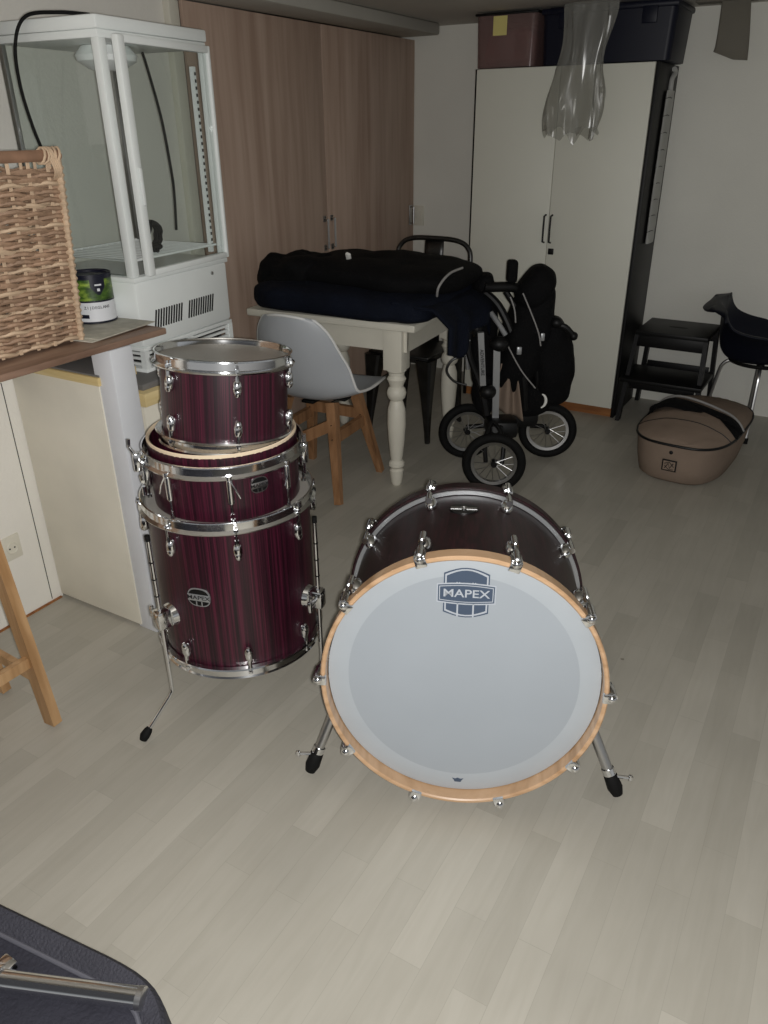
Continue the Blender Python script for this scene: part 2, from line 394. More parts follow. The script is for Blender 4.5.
MB().bx(-W+.022, -.03, .004, .008, Z0+.001, Z1-.006).build('glass_pane', 'glass', t)
MB().bx(-W+.022, -.02, D-.008, D-.004, Z0+.001, Z1-.006).build('glass_pane', 'glass', t)
MB().bx(-W+.003, -W+.007, .022, D-.022, Z0+.001, Z1-.006).build('glass_pane', 'glass', t)
# door on the +x side, hinge at far end, a few degrees open
b = MB(T(.002, D-.012, 0) @ RZ(math.radians(3.2)))
dl = D-.03
b.bx(0, .024, -dl, -dl+.030, Z0+.004, Z1+.004, .006); b.bx(0, .022, -.012, 0, Z0+.004, Z1+.004, .003)
b.bx(0, .022, -dl+.028, -.01, Z1-.016, Z1+.004, .003); b.bx(0, .022, -dl+.028, -.01, Z0+.004, Z0+.022, .003)
d = b.build('door', 'white_metal', t)
b = MB(T(.002, D-.012, 0) @ RZ(math.radians(3.2))); b.bx(.008, .013, -dl+.032, -.014, Z0+.02, Z1-.008); b.build('door_glass', 'glass', d)
b = MB(T(.002, D-.012, 0) @ RZ(math.radians(3.2))); b.bx(.026, .031, -dl+.008, -dl+.02, .42, .52, .002); b.build('handle', 'white_metal', d)
b = MB()
for k in range(15): y = .03+k*(D-.06)/14; b.cyl((-W+.02, y, Z0+.045), (-.02, y, Z0+.045), .0022, seg=6)
b.tube([(-W+.02, .025, Z0+.045), (-.02, .025, Z0+.045), (-.02, D-.025, Z0+.045), (-W+.02, D-.025, Z0+.045)], .0035, 8, loop=True)
b.build('wire_shelf', 'white_metal', t)
MB().bx(-W+.02, -.02, .02, D-.02, Z0+.001, Z0+.004).build('tray', 'steel', t)
b = MB()
for y in (D-.03,):
    b.bx(-.05, -.035, y, y+.012, Z0+.02, Z1-.05)
    b.mi = 1
    for k in range(26): b.box((-.034, y+.006, Z0+.06+k*.02), (.002, .006, .009))
b.build('shelf_rail', ['white_metal', 'gap'], t)
b = MB(T(-.17, .2, 0)); b.lathe([(.001, Z1-.07), (.05, Z1-.066), (.085, Z1-.045), (.09, Z1-.03), (.07, Z1-.006)], 32, cap=True); b.build('fan_cover', 'white_metal', t)
b = MB(); b.tube([(-.075, .06, ZT+.006), (-.15, .02, ZT+.012), (-.24, -.012, ZT+.004), (-.278, -.03, ZT-.06), (-.29, -.03, ZT-.16), (-.27, -.03, ZT-.27), (-.235, -.028, ZT-.38), (-.222, -.026, ZT-.50), (-.22, -.03, Z0+.12), (-.24, -.03, Z0-.1), (-.25, -.03, .02)], .0048, 8, sub=8)
b.build('power_cord', 'rubber', t)
b = MB(); b.tube([(-.215, D-.05, Z1-.006), (-.2, D-.05, Z1-.06), (-.165, D-.055, Z1-.2), (-.15, D-.055, Z1-.36), (-.15, D-.055, Z0+.2), (-.155, D-.06, Z0+.09)], .0045, 8, sub=8)
for q in range(3): b.tube([(-.10+.012*q+.008*math.sin(k), .20+.028*math.cos(k*PI/10), Z0+.095+.045*math.sin(k*PI/10)) for k in range(20)], .0055, 8, loop=True)
b.sph((-.09, .20, Z0+.062), (.03, .035, .013))
b.build('coiled_cable', 'rubber', t)

# ------------------------------------------------------------------ workbench with post
t = thing('workbench', 'brown wooden bench top on white post at the left wall', 'bench', (-1.96, .8, 0))
MB().bx(-.226, .24, -1.3, .852, .951, .97, .004).build('bench_top', 'wood_top', t)
MB().bx(.155, .238, .632, .715, 0, .9505, .006).build('post', 'white_post', t)
MB().bx(.085, .175, -1.25, -1.16, 0, .9505, .006).build('post', 'white_post', t)
b = MB(); b.bx(.17, .21, .716, .75, .943, .9505); b.bx(.17, .21, .716, .72, .905, .943); b.build('bracket', 'black', t)
b = MB(); b.X = T(-1.905, 1.56, .9705) @ RZ(.12); b.bx(-.10, .12, -.16, .09, 0, .004, .001); b.bx(-.085, .13, -.14, .1, .004, .007, .001)
o = b.build('paper_sheets', 'paper'); tag(o, 'grey paper sheets on the bench under the paint can', 'paper')
# paint can
t = thing('paint_can', 'small paint can with green and white label on paper sheets', 'paint can', (-1.962, 1.603, .978))
r = .062
b = MB(); b.lathe([(r, .004), (r, .062)], 48); b.build('white_label', 'can_white', t)
b = MB(); b.lathe([(r+.0004, .062), (r+.0004, .067)], 48); b.lathe([(r+.0004, .127), (r+.0004, .138)], 48); b.build('dark_band', 'can_dark', t)
b = MB(); b.lathe([(r, .067), (r, .127)], 48); b.build('green_label', 'can_green', t)
b = MB(); b.lathe([(.001, .0), (r-.003, 0), (r+.0015, .001), (r+.0015, .005), (r, .006)], 48); b.build('bottom_rim', 'can_dark', t)
b = MB(); b.lathe([(.0, .134), (r-.012, .134), (r-.01, .139), (r-.004, .139), (r-.002, .142), (r+.0015, .141), (r+.0015, .137), (r, .136)], 48)
b.build('lid', 'can_dark', t)
ca = math.atan2(-1.603, 1.962)
def on_can(ang, z, rr): return T(0, 0, z) @ RZ(ang) @ T(rr, 0, 0) @ RZ(PI/2) @ RX(PI/2)
b = MB()
def shield(u, v): 
    w = .022*(1 if v > .45 else (.15+.85*v/.45)); a = ca+.32+(u-.5)*2*w/r
    return V(((r+.0012)*math.cos(a), (r+.0012)*math.sin(a), .083+.05*v))
b.grid(shield, 10, 12); bd = b.build('shield', 'can_dark', t)
for i, ch in enumerate('ZIJDEGLANS'):
    text(ch, .0112, 'lettering', t, on_can(ca-.42+i*.125, .047, r+.0006), 'lettering')
b = MB(on_can(ca+.32, .112, r+.0014)); b.box((0, 0, .0006), (.02, .0045, .0006)); b.box((0, -.014, .0006), (.008, .008, .0006), .001); b.build('badge_bar', 'can_white', t)
b = MB(on_can(ca-.52, .022, r+.0004)); b.box((0, 0, .0004), (.03, .011, .0008), .0003); b.build('volume_mark', 'can_dark', t)

# wicker basket
BX0, BX1, BY0, BY1, BH = -2.15, -1.812, .74, 1.412, .462
t = thing('wicker_basket', 'large brown wicker basket standing on the wooden bench', 'basket', (0, 0, .9765))
def loop_pt(s, z):     # s in 0..1 round the basket, flared upwards
    fl = .022*z/BH
    x0, x1, y0, y1 = BX0-fl, BX1+fl, BY0-fl, BY1+fl*.6
    w = x1-x0; d = y1-y0; P = 2*(w+d); q = s*P
    if q < w: return V((x0+q, y0, z)), V((0, -1, 0))
    q -= w
    if q < d: return V((x1, y0+q, z)), V((1, 0, 0))
    q -= d
    if q < w: return V((x1-q, y1, z)), V((0, 1, 0))
    q -= w
    return V((x0, y1-q, z)), V((-1, 0, 0))
NS = 38
b = MB()
for k in range(NS):
    s0 = (k+.5)/NS
    for off in (-.0022, .0022):
        b.tube([loop_pt(s0+off/2, z)[0] for z in (0, BH*.5, BH-.01)], .0028, 6)
b.build('stakes', 'wicker_pale', t)
rows = 44; b = MB(); b2 = MB()
for rrow in range(rows):
    z = .008+rrow*(BH-.03)/rows; pts = []
    nn = NS*4
    for k in range(nn):
        s0 = k/nn; p, n = loop_pt(s0, z)
        ph = PI*(k/4*1.0-.5+.0)+PI*(rrow % 2)
        wob = .0068*math.cos(ph)
        p = p+n*wob+V((0, 0, .0035*math.sin(PI*k/4+PI*(rrow % 2)+.6)+.003*noise.noise(V((k*.6, rrow*3.1, 0)))))
        pts.append(p)
    (b if rrow % 5 else b2).tube(pts, [.0060+.0018*noise.noise(V((k*.35, rrow*7.7, 1))) for k in range(nn)], 6, loop=True)
b.build('weave', 'wicker', t); b2.build('pale_weave', 'wicker_pale', t)
for X, Y in ((BX0, BY0), (BX1, BY0), (BX1, BY1), (BX0, BY1)):
    sx = 1 if X == BX1 else -1; sy = 1 if Y == BY1 else -1
    b = MB()
    b.tube([(X+sx*.004, Y+sy*.002, 0), (X+sx*.026, Y+sy*.015, BH)], .008, 8)
    for k in range(26):
        z = .012+k*.017; fl = .022*z/BH
        c = V((X+sx*(.003+fl), Y+sy*(.002+fl*.6), z)); b.sph(c, (.0125, .0125, .0085), 8)
    b.build('corner_braid', 'wicker_pale', t)
b = MB(); fl = .026
b.tube([(BX0-fl, BY0-fl, BH+.004), (BX1+fl, BY0-fl, BH+.004), (BX1+fl, BY1+fl*.5, BH+.004), (BX0-fl, BY1+fl*.5, BH+.004)], .014, 10, loop=True)
rim = b.build('rim', 'wicker_dark', t)
b = MB()
for k in range(7):
    y = BY1-.035+k*.0075
    b.tube([(BX1+fl+.0175*math.cos(a*PI/5)-.002*k*0, y+.006*math.sin(a*PI/5+k), BH+.004+.0185*math.sin(a*PI/5)) for a in range(10)], .0032, 6, loop=True)
for k in range(4): b.tube([(BX1+fl+.014, BY1-.02+k*.006, BH), (BX1+fl+.016, BY1-.012+k*.006, BH-.03), (BX1+fl-.004, BY1-.004+k*.004, BH-.05)], .003, 6, sub=4)
b.build('corner_wrapping', 'wicker_pale', rim)
MB().bx(BX0+.01, BX1-.01, BY0+.01, BY1-.01, 0, .012, .003).build('bottom', 'wicker_dark', t)

# pine stool under bench
t = thing('pine_stool', 'pine wooden stool with splayed legs under the bench', 'stool', (-1.85, .80, 0))

feet = [(.19, .17), (.19, -.21), (-.18, -.21), (-.06, .19)]
tops = [(.13, .155), (.12, -.12), (-.12, -.12), (-.10, .15)]
for (a, c), (e, f) in zip(tops, feet):
    b = MB(); p0 = V((e, f, .006)); p1 = V((a, c, .70)); d = (p1-p0).normalized()
    x = d.cross(V((0, 1, 0))).normalized(); y = d.cross(x)
    b.rings([[p+x*(sx*.021)+y*(sy*.014) for sx, sy in ((-1, -1), (1, -1), (1, 1), (-1, 1))] for p in (p0, p1)])
    b.build('leg', 'pine', t, smooth=False)
def lerp(i, z): return V((feet[i][0]+(tops[i][0]-feet[i][0])*z/.7, feet[i][1]+(tops[i][1]-feet[i][1])*z/.7, z))
for i, j, z in ((0, 1, .22), (3, 2, .22), (0, 3, .16), (1, 2, .3)):
    b = MB(); p, q = lerp(i, z), lerp(j, z); d = (q-p).normalized(); sd = d.cross(V((0, 0, 1)))
    b.rings([[c+sd*(sx*.009)+V((0, 0, sy*.016)) for sx, sy in ((-1, -1), (1, -1), (1, 1), (-1, 1))] for c in (p, q)])
    b.build('stretcher', 'pine', t, smooth=False)
MB().bx(-.17, .165, -.17, .15, .70, .73, .008).build('seat', 'pine', t)
#PART2
# ------------------------------------------------------------------ drums
def lug_mb(X, up=1, big=1.0):
    # lug body: local +x outward, z along the shell
    b = MB(X)
    b.sup((.006*big, 0, 0), (.013*big, .0125*big, .024*big), .9, .9, 14)
    b.cyl((.010*big, 0, up*.014*big), (.010*big, 0, up*.030*big), .0065*big, .0055*big, 10)
    b.sph((.010*big, 0, -up*.012*big), (.010*big, .010*big, .014*big), 10)
    return b
def rod_mb(X, z0, z1, r0):
    b = MB(X); b.cyl((r0, 0, z0), (r0, 0, z1), .0028, seg=8)
    s = 1 if z1 > z0 else -1
    b.cyl((r0, 0, z1), (r0, 0, z1+s*.006), .0062, .0055, 10); b.box((r0, 0, z1+s*.010), (.006, .006, .008))
    return b
def hoop_mb(z0, z1, r, flange=1):
    # flanged steel hoop; flange toward z1
    b = MB()
    h = z1-z0
    b.lathe([(r-.012, z0), (r+.002, z0), (r+.004, z0+h*.12), (r+.0005, z0+h*.2), (r-.004, z0+h*.3), (r-.005, z0+h*.85), (r-.002, z1), (r-.006, z1+.001*(1 if h > 0 else -1)), (r-.009, z0+h*.8), (r-.010, z0+h*.3), (r-.013, z0+h*.15)], 72, loop=True)
    return b
def shell_mb(r, z0, z1, th=.008):
    b = MB(); b.lathe([(r-th, z0), (r, z0), (r, z1), (r-th, z1)], 96, loop=True); return b

# floor tom
FT = (-1.30, 1.39)
t = thing('floor_tom', 'large burgundy floor tom on three chrome legs, lowest of the drum stack', 'drum', (FT[0], FT[1], 0))
shell_mb(.214, .205, .632).build('shell', 'maroon', t, ang=50)
b = MB(); b.lathe([(.0005, .637), (.10, .637), (.212, .637), (.217, .632), (.217, .622)], 64); b.build('batter_head', 'head_clear', t)
b = MB(); b.lathe([(.0005, .200), (.212, .200), (.217, .205), (.217, .215)], 64); b.build('resonant_head', 'head_clear', t)
hoop_mb(.623, .655, .229).build('hoop', 'chrome', t)
hoop_mb(.222, .190, .229).build('hoop', 'chrome', t)
ca = math.atan2(-FT[1], -FT[0])
for k in range(8):
    a = ca+math.radians(2)+k*PI/4; X = RZ(a)
    l = lug_mb(X @ T(.216, 0, .575), 1).build('lug', 'chrome', t); rod_mb(X, .585, .632, .2295).build('tension_rod', 'chrome', l)
    l = lug_mb(X @ T(.216, 0, .262), -1).build('lug', 'chrome', t); rod_mb(X, .25, .213, .2295).build('tension_rod', 'chrome', l)
# badge
def badge(parent, a, r, z, w, h, mats=('black', 'silver_plastic')):
    X = RZ(a) @ T(r, 0, z) @ RZ(PI/2) @ RX(PI/2)
    b = MB(X)
    def oval(sx, sy): return [(sx*math.copysign(abs(math.cos(k*PI/16))**.75, math.cos(k*PI/16)), sy*math.copysign(abs(math.sin(k*PI/16))**.75, math.sin(k*PI/16))) for k in range(32)]
    b.mi = 1; b.prism(oval(w/2, h/2), -.004, .001); b.mi = 0; b.prism(oval(w*.46, h*.44), .001, .002)
    b.mi = 1; b.box((0, 0, .0025), (w*.98, h*.36, .0012), .0004); b.box((-w*.12, -h*.32, .002), (w*.05, h*.22, .001)); b.box((w*.12, -h*.32, .002), (w*.05, h*.22, .001))
    o = b.build('badge', mats, parent)
    text('MAPEX', h*.30, 'lettering', o, X @ T(0, 0, .0032), 'lettering', .0003, 1.25)
    return o
badge(t, ca-math.radians(28), .2145, .435, .062, .054)
# three bent legs with clamps
def tom_leg(t, a, r=.214, ztop=.585):
    X = RZ(a)
    b = MB(X @ T(r, 0, .35)); b.lathe([(.001, .02), (.02, .02), (.026, .012), (.026, -.012), (.02, -.02), (.001, -.02)], 16) if False else None
    b.cyl((-.004, 0, 0), (.012, 0, 0), .034, .030, 24); b.box((.03, 0, 0), (.04, .036, .056), .008); b.cyl((.03, -.02, .0), (.03, -.045, .0), .006, seg=10); b.box((.03, -.05, .0), (.012, .012, .034), .004)
    br = b.build('leg_bracket', 'chrome', t)
    rr = r+.034
    b = MB(X); b.tube([(rr, 0, ztop), (rr, 0, .35), (rr, 0, .14), (rr+.001, 0, .112), (rr+.012, 0, .098), (rr+.098, 0, .02)], .0055, 10)
    b.mi = 1
    for z in (.42, .47, .52): b.cyl((rr, 0, z), (rr, 0, z+.003), .0064, seg=10)
    b.cyl((rr, 0, ztop-.002), (rr, 0, ztop+.014), .0066, seg=10)
    lg = b.build('leg', ['chrome', 'rubber'], br)
    b = MB(X)
    d = V((.086, 0, -.078)).normalized(); e = V((rr+.098, 0, .02))
    b.tube([e-d*.02, e-d*.012, e+d*.004, V((rr+.108, 0, .006))], [.008, .012, .014, .010], 12)
    b.build('rubber_foot', 'rubber', br)
for aa in (-57, 58, 180): tom_leg(t, ca+math.radians(aa))

# middle drum: shell turned up, hoop loose around it
t = thing('snare_drum', 'shallow burgundy snare drum without its head, between the two toms', 'drum', (FT[0]+.002, FT[1], .64))
SH = .175
shell_mb(.189, .0, SH-.008).build('shell', 'maroon', t, ang=50)
b = MB(); b.lathe([(.181, SH-.009), (.189, SH-.009), (.189, SH-.003), (.186, SH), (.182, SH-.004)], 72, loop=True); b.build('bearing_edge', 'cream', t)
hoop_mb(.118, .150, .207).build('loose_hoop', 'chrome', t)
for k in range(8):
    a = ca+k*PI/4+math.radians(1); X = RZ(a)
    b = MB(X @ T(.192, 0, .085)); b.cyl((.009, 0, -.028), (.009, 0, .028), .0085, seg=12); b.box((.002, 0, 0), (.012, .012, .02), .003); b.sph((.009, 0, .028), .0085, 10); b.sph((.009, 0, -.028), .0085, 10)
    l = b.build('lug', 'chrome', t)
    b = MB(X); b.cyl((.201, 0, .01), (.201, 0, .06), .0028, seg=8); b.cyl((.201, 0, .108), (.206, 0, .126), .0028, seg=8); b.cyl((.201, 0, .004), (.201, 0, .012), .006, seg=10)
    b.build('tension_rod', 'chrome', l)
    b = MB(X); s = -1 if k % 2 else 1
    b.tube([(.208, 0, .12), (.214, .012*s, .095), (.212, .022*s, .070)], .0018, 6); b.cyl((.206, 0, .118), (.206, 0, .128), .007, seg=10); b.build('loose_clip', 'chrome', l)
badge(t, ca+math.radians(23), .1895, .085, .046, .042, ('black', 'steel'))
b = MB(RZ(ca-math.radians(80)) @ T(.192, 0, .09)); b.box((.008, 0, .0), (.018, .03, .07), .004); b.box((.026, 0, .028), (.02, .022, .05), .005); b.cyl((.022, -.02, -.02), (.022, .02, -.02), .004, seg=8); b.tube([(.03, 0, .05), (.04, 0, .07), (.038, 0, .09)], .004, 8); b.cyl((.02, 0, -.04), (.02, 0, -.065), .006, seg=10)
b.build('strainer', 'chrome', t)
b = MB(RZ(ca+math.radians(82)) @ T(.192, 0, .10)); b.box((.012, 0, 0), (.022, .026, .055), .005); b.cyl((.014, 0, .03), (.014, 0, .05), .007, seg=10); b.cyl((.014, 0, -.03), (.014, 0, -.06), .004, seg=8); b.build('butt_plate', 'chrome', t)

# rack tom
t = thing('rack_tom', 'small burgundy rack tom with clear head, topmost of the drum stack', 'drum', (FT[0]+.012, FT[1]+.002, .793))
t.rotation_euler = V((0, 0, 1)).rotation_difference(V((.004, .105, 1)).normalized()).to_euler()
TH = .222; TR = .156
shell_mb(TR, .016, TH-.016).build('shell', 'maroon', t, ang=50)
b = MB(); b.lathe([(.0005, TH-.013), (TR-.002, TH-.013), (TR+.003, TH-.018), (TR+.003, TH-.026)], 64); b.build('batter_head', 'head_clear', t)
b = MB(); b.lathe([(.0005, .010), (TR-.002, .010), (TR+.003, .016), (TR+.003, .026)], 64); b.build('resonant_head', 'head_clear', t)
hoop_mb(TH-.030, TH, TR+.014).build('hoop', 'chrome', t)
hoop_mb(.030, .0, TR+.014).build('hoop', 'chrome', t)
for k in range(6):
    a = ca+math.radians(8)+k*PI/3; X = RZ(a)
    l = lug_mb(X @ T(TR+.002, 0, TH-.06), 1, .92).build('lug', 'chrome', t); rod_mb(X, TH-.05, TH-.022, TR+.014).build('tension_rod', 'chrome', l)
    l = lug_mb(X @ T(TR+.002, 0, .062), -1, .92).build('lug', 'chrome', t); rod_mb(X, .052, .022, TR+.014).build('tension_rod', 'chrome', l)

# bass drum
AZ, TI, RB, LB = .419, .103, .322, .492
t = thing('bass_drum', 'big dark burgundy bass drum lying on its side with white logo head', 'drum', (-.544, 1.261, 0), AZ)
zc = .004+RB*math.cos(TI)+LB*math.sin(TI)
BX = Matrix(((1, 0, 0, 0), (0, math.sin(TI), -math.cos(TI), 0), (0, math.cos(TI), math.sin(TI), zc), (0, 0, 0, 1)))
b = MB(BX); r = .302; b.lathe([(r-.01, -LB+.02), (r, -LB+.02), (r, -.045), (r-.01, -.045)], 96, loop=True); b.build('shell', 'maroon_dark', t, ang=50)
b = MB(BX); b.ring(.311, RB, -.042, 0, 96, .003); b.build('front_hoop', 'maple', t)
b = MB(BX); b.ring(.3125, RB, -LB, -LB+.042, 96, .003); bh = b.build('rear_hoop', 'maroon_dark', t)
b = MB(BX); b.ring(.303, .3145, -LB+.0425, -LB+.049, 96, .001); b.build('rear_head_ring', 'silver_plastic', t)
b = MB(BX); b.lathe([(.0005, -LB+.02), (.296, -LB+.02)], 64); b.build('rear_head', 'head_clear', t)
b = MB(BX); b.lathe([(.262, -.033), (.30, -.033), (.309, -.035), (.310, -.042)], 96)
b.mi = 1; b.lathe([(.0005, -.0328), (.12, -.0328), (.262, -.033)], 96)
hd = b.build('front_head', ['head_band', 'head_white'], t, ang=60)
for k in range(10):
    a = math.radians(18+36*k)+PI/2
    for front in (1, 0):
        X = BX @ RZ(a)
        zf = 0 if front else -LB; s = 1 if front else -1
        b = MB(X); zz = zf+s*.004
        # claw hooking the hoop
        b.box((RB-.003, 0, zz), (.022, .026, .009), .003); b.box((RB+.006, 0, zf-s*.020), (.012, .027, .052), .004); b.cyl((RB+.010, 0, zf-s*.045), (RB+.010, 0, zf+s*.002), .0085, seg=12); b.sph((RB+.006, 0, zf+s*.006), (.011, .010, .008), 10)
        cl = b.build('claw', 'chrome', t)
        b = MB(X); b.cyl((RB+.010, 0, zf+s*.012), (RB+.010, 0, zf-s*.10), .0035, seg=8); b.build('tension_rod', 'chrome', cl)
        b = MB(X @ T(.301, 0, zf-s*.112)); b.sup((.008, 0, 0), (.020, .016, .030), .9, .9, 14); b.cyl((.028, 0, -.022), (.028, 0, .024), .0085, seg=12); b.sph((.020, 0, 0), (.014, .012, .016), 10)
        b.build('lug', 'chrome', t)
# shell badge on top
X = BX @ T(-.012, .302, -.335) @ RX(-PI/2)
b = MB(X); el = [(.036*math.cos(k*PI/16), .034*math.sin(k*PI/16)) for k in range(32)]; b.prism(el, -.004, .003); b.mi = 1; b.ring(.005, .010, .003, .006, 20, .001); b.box((0, -.0, .0035), (.066, .014, .001)); b.build('vent_badge', ['gunmetal', 'steel'], t)
# spurs
for sx in (-1, 1):
    b = MB(); 
    p0 = V((sx*.287, .155, zc-.12)); p1 = V((sx*.375+.008, .082, .045))
    b.tube([p0+V((-sx*.01, 0, .01)), p0, p0+(p1-p0)*.2], .022, 14)
    b.build('spur_bracket', 'chrome', t)
    b = MB(); b.tube([p0, p0+(p1-p0)*.86], .0125, 14); sp = b.build('spur', 'steel', t)
    b = MB(); q = p0+(p1-p0)*.84; d = (p1-p0).normalized(); b.tube([q, q+d*.05], .0155, 14); b.tube([q+d*.02, q+d*.02+V((sx*.045, -.01, .005))], .004, 8); b.sph(q+d*.02+V((sx*.047, -.01, .005)), (.007, .007, .010), 8); b.tube([q+d*.05, p1+d*.02], .006, 10); b.build('spur_clamp', 'chrome', sp)
    b = MB(); b.tube([p1-d*.028, p1-d*.02, p1+d*.015, p1+d*.034], [.012, .0165, .019, .013], 14); b.build('rubber_tip', 'rubber', sp)
# emblem on head
EX = BX @ T(.0, .219, -.0322)
b = MB(EX)
def body(g):
    w = .0495-g; p = []
    for k in range(9): x = -w+2*w*k/8; p.append((x, -.046+g-.012*math.cos(x/w*PI/2)))
    for k in range(9): x = w-2*w*k/8; p.append((x, .048-g+.014*math.cos(x/w*PI/2)))
    return p
def ban(gx, gy):
    w = .0605-gx; h = .0185-gy; p = []
    for k in range(9): x = -w+2*w*k/8; p.append((x, -h-.004*(math.cos(x/w*PI/2))))
    for k in range(9): x = w-2*w*k/8; p.append((x, h+.004*(math.cos(x/w*PI/2))))
    return p
b.prism(body(0), 0, .0003); b.mi = 1; b.prism(body(.0028), .0003, .0005); b.mi = 0; b.prism(body(.0062), .0005, .0007)
b.mi = 1
for x in (-.018, .0165): b.box((x, -.035, .0008), (.0036, .042, .0004))
for x in (-.018, .0165):
    for dx in (-.0028, .0028): b.box((x+dx, .026, .0008), (.0024, .003, .0003))
b.box((0, .0, .0009), (.110, .050, .0002)) if False else None
b.mi = 1; b.prism(ban(-.004, -.004), .0009, .0010); b.mi = 0; b.prism(ban(-.001, -.001), .0010, .0012); b.mi = 1; b.prism(ban(.0016, .0016), .0012, .0014); b.mi = 0; b.prism(ban(.0034, .0034), .0014, .0016)
em = b.build('emblem', ['logo', 'logo_line'], hd, smooth=False)
text('MAPEX', .0265, 'logo_line', em, EX @ T(0, 0, .0018), 'lettering', .0002, 1.22)
b = MB(BX @ T(0, -.281, -.0329)); b.prism([(-.014, .006), (-.010, .001), (-.007, -.005), (.007, -.005), (.010, .001), (.014, .006), (.006, .004), (0, .007), (-.006, .004)], 0, .0004); b.build('crown_mark', 'logo', hd, smooth=False)

# black drum bag with chrome stand tube
t = thing('drum_bag', 'open black fabric drum bag on the floor beside the camera', 'bag', (-1.10, .10, 0), 0)
# rounded footprint, local
def bagring(z, g):
    P = []
    poly = [(-.75, .235), (.40, .374), (.50, .305), (.54, .15), (.52, -.6), (-.75, -.6)]
    rr = [.05, .10, .08, .10, .1, .1]
    n = len(poly)
    for i in range(n):
        p0, p1, p2 = V(poly[i-1]), V(poly[i]), V(poly[(i+1) % n])
        a = (p0-p1).normalized()*min(rr[i], (p0-p1).length*.4); c = (p2-p1).normalized()*min(rr[i], (p2-p1).length*.4)
        for k in range(7):
            u = k/6; q = (p1+a)*(1-u)**2+p1*2*u*(1-u)+(p1+c)*u*u; P.append(q)
    cx = V((-.1, -.1)); out = []
    for i, q in enumerate(P):
        d = (P[(i+1) % len(P)]-P[i-1]); nn = V((d.y, -d.x)).normalized()
        if nn.dot(q-cx) < 0: nn = -nn
        q2 = q-nn*g
        out.append(V((q2.x, q2.y, z+.006*noise.noise(V((q.x*9, q.y*9, z*6))))))
    return out
b = MB(); b.rings([bagring(z, g) for z, g in ((.004, .02), (.05, .0), (.15, -.01), (.26, .0), (.292, .004), (.302, .012), (.298, .022))], cap=False)
b.build('bag_side', 'fabric_bag', t, ang=60)
b = MB(); b.rings([bagring(z, g) for z, g in ((.298, .022), (.292, .034), (.287, .040))], cap=False); b.build('rim_band', 'fabric_bag', t, ang=60)
b = MB(); b.tube(bagring(.286, .043), .004, 8, loop=True); b.build('rim_piping', 'bag_piping', t)
b = MB(); R0 = [bagring(z, g) for z, g in ((.284, .043), (.26, .048), (.235, .075), (.215, .16), (.21, .26))]
b.rings(R0, cap=True); b.build('bag_lining', 'fabric_bag_in', t, ang=60)
t = thing('stand_tube', 'chrome stand tube lying across the open black bag', 'tube', (-.922, .334, .289))
d = V((.238, .101, 0)).normalized()
b = MB(); b.tube([V((0, 0, .016))-d*.35, V((0, 0, .016))+d*.25], .0165, 24); b.build('outer_tube', 'chrome', t)
b = MB(); e = V((0, 0, .016))+d*.25; b.tube([e-d*.008, e+d*.0015], .0172, 24); b.tube([e+d*.0015, e+d*.002], [.0155, .013], 24); b.build('end_cap', 'steel', t)
b = MB(); p = V((0, 0, .016))+d*.005; b.tube([p-d*.03, p+d*.012], .022, 20); b.box(p+V((0, .02, .004)), (.03, .03, .016), .004); b.tube([p+V((.0, -.01, .0)), p+V((.02, -.045, .008))], .005, 8); b.build('tube_clamp', 'chrome', t)
#PART3
# ------------------------------------------------------------------ table
t = thing('dining_table', 'white painted table with turned legs under the dark coats', 'table', (-1.94, 3.165, 0), math.radians(4))
b = MB(); b.bx(-.42, .42, -.40, .40, .735, .768, .008); b.build('tabletop', 'white_paint', t)
b = MB(); b.bx(-.36, .36, -.345, -.325, .635, .735); b.bx(-.36, .36, .325, .345, .635, .735); b.bx(-.36, -.34, -.34, .34, .635, .735); b.bx(.34, .36, -.34, .34, .635, .735); b.build('apron', 'white_paint', t)
prof = [(.018, 0), (.026, .012), (.030, .05), (.033, .075), (.024, .085), (.037, .098), (.037, .112), (.026, .125), (.030, .15), (.037, .22), (.042, .30), (.040, .37), (.030, .405), (.026, .412), (.039, .425), (.044, .445), (.039, .465), (.030, .475), (.034, .49), (.043, .51), (.034, .525), (.036, .54), (.044, .548), (.044, .556)]
for x, y in ((.302, -.325), (-.325, -.325), (.302, .305), (-.325, .305)):
    b = MB(); b.lathe(prof, 28, (x, y, 0), cap=True); b.bx(x-.044, x+.044, y-.044, y+.044, .553, .735, .003); b.build('leg', 'white_paint', t)

# white shell chair
t = thing('shell_chair', 'pale grey plastic shell chair with wooden legs tucked under the table', 'chair', (-1.935, 2.735, .012), math.radians(4))
prf = [(.225, .435), (.205, .452), (.12, .440), (.02, .425), (-.08, .424), (-.15, .445), (-.195, .50), (-.222, .58), (-.243, .66), (-.258, .74), (-.268, .805), (-.272, .818)]
hw = [.18, .22, .24, .248, .248, .245, .235, .222, .200, .170, .125, .105]
sl = [.0, .01, .03, .045, .055, .05, .03, .015, .0, 0, -.01, -.02]
fw = [0, 0, 0, 0, .01, .04, .075, .085, .075, .06, .045, .04]
def cat(P, u):
    x = u*(len(P)-1); i = min(int(x), len(P)-2); f = x-i
    g = lambda k: P[max(0, min(len(P)-1, k))]
    p0, p1, p2, p3 = g(i-1), g(i), g(i+1), g(i+2)
    h = lambda a, b2, c, d: .5*(2*b2+(c-a)*f+(2*a-5*b2+4*c-d)*f*f+(3*b2-a-3*c+d)*f**3)
    return tuple(h(*q) for q in zip(p0, p1, p2, p3)) if isinstance(P[0], tuple) else h(p0, p1, p2, p3)
def shell(u, v):
    y, z = cat(prf, u); s = v*2-1; w = cat(hw, u)
    ss = abs(s)**2.2
    return (w*s, y+cat(fw, u)*ss, z+cat(sl, u)*ss)
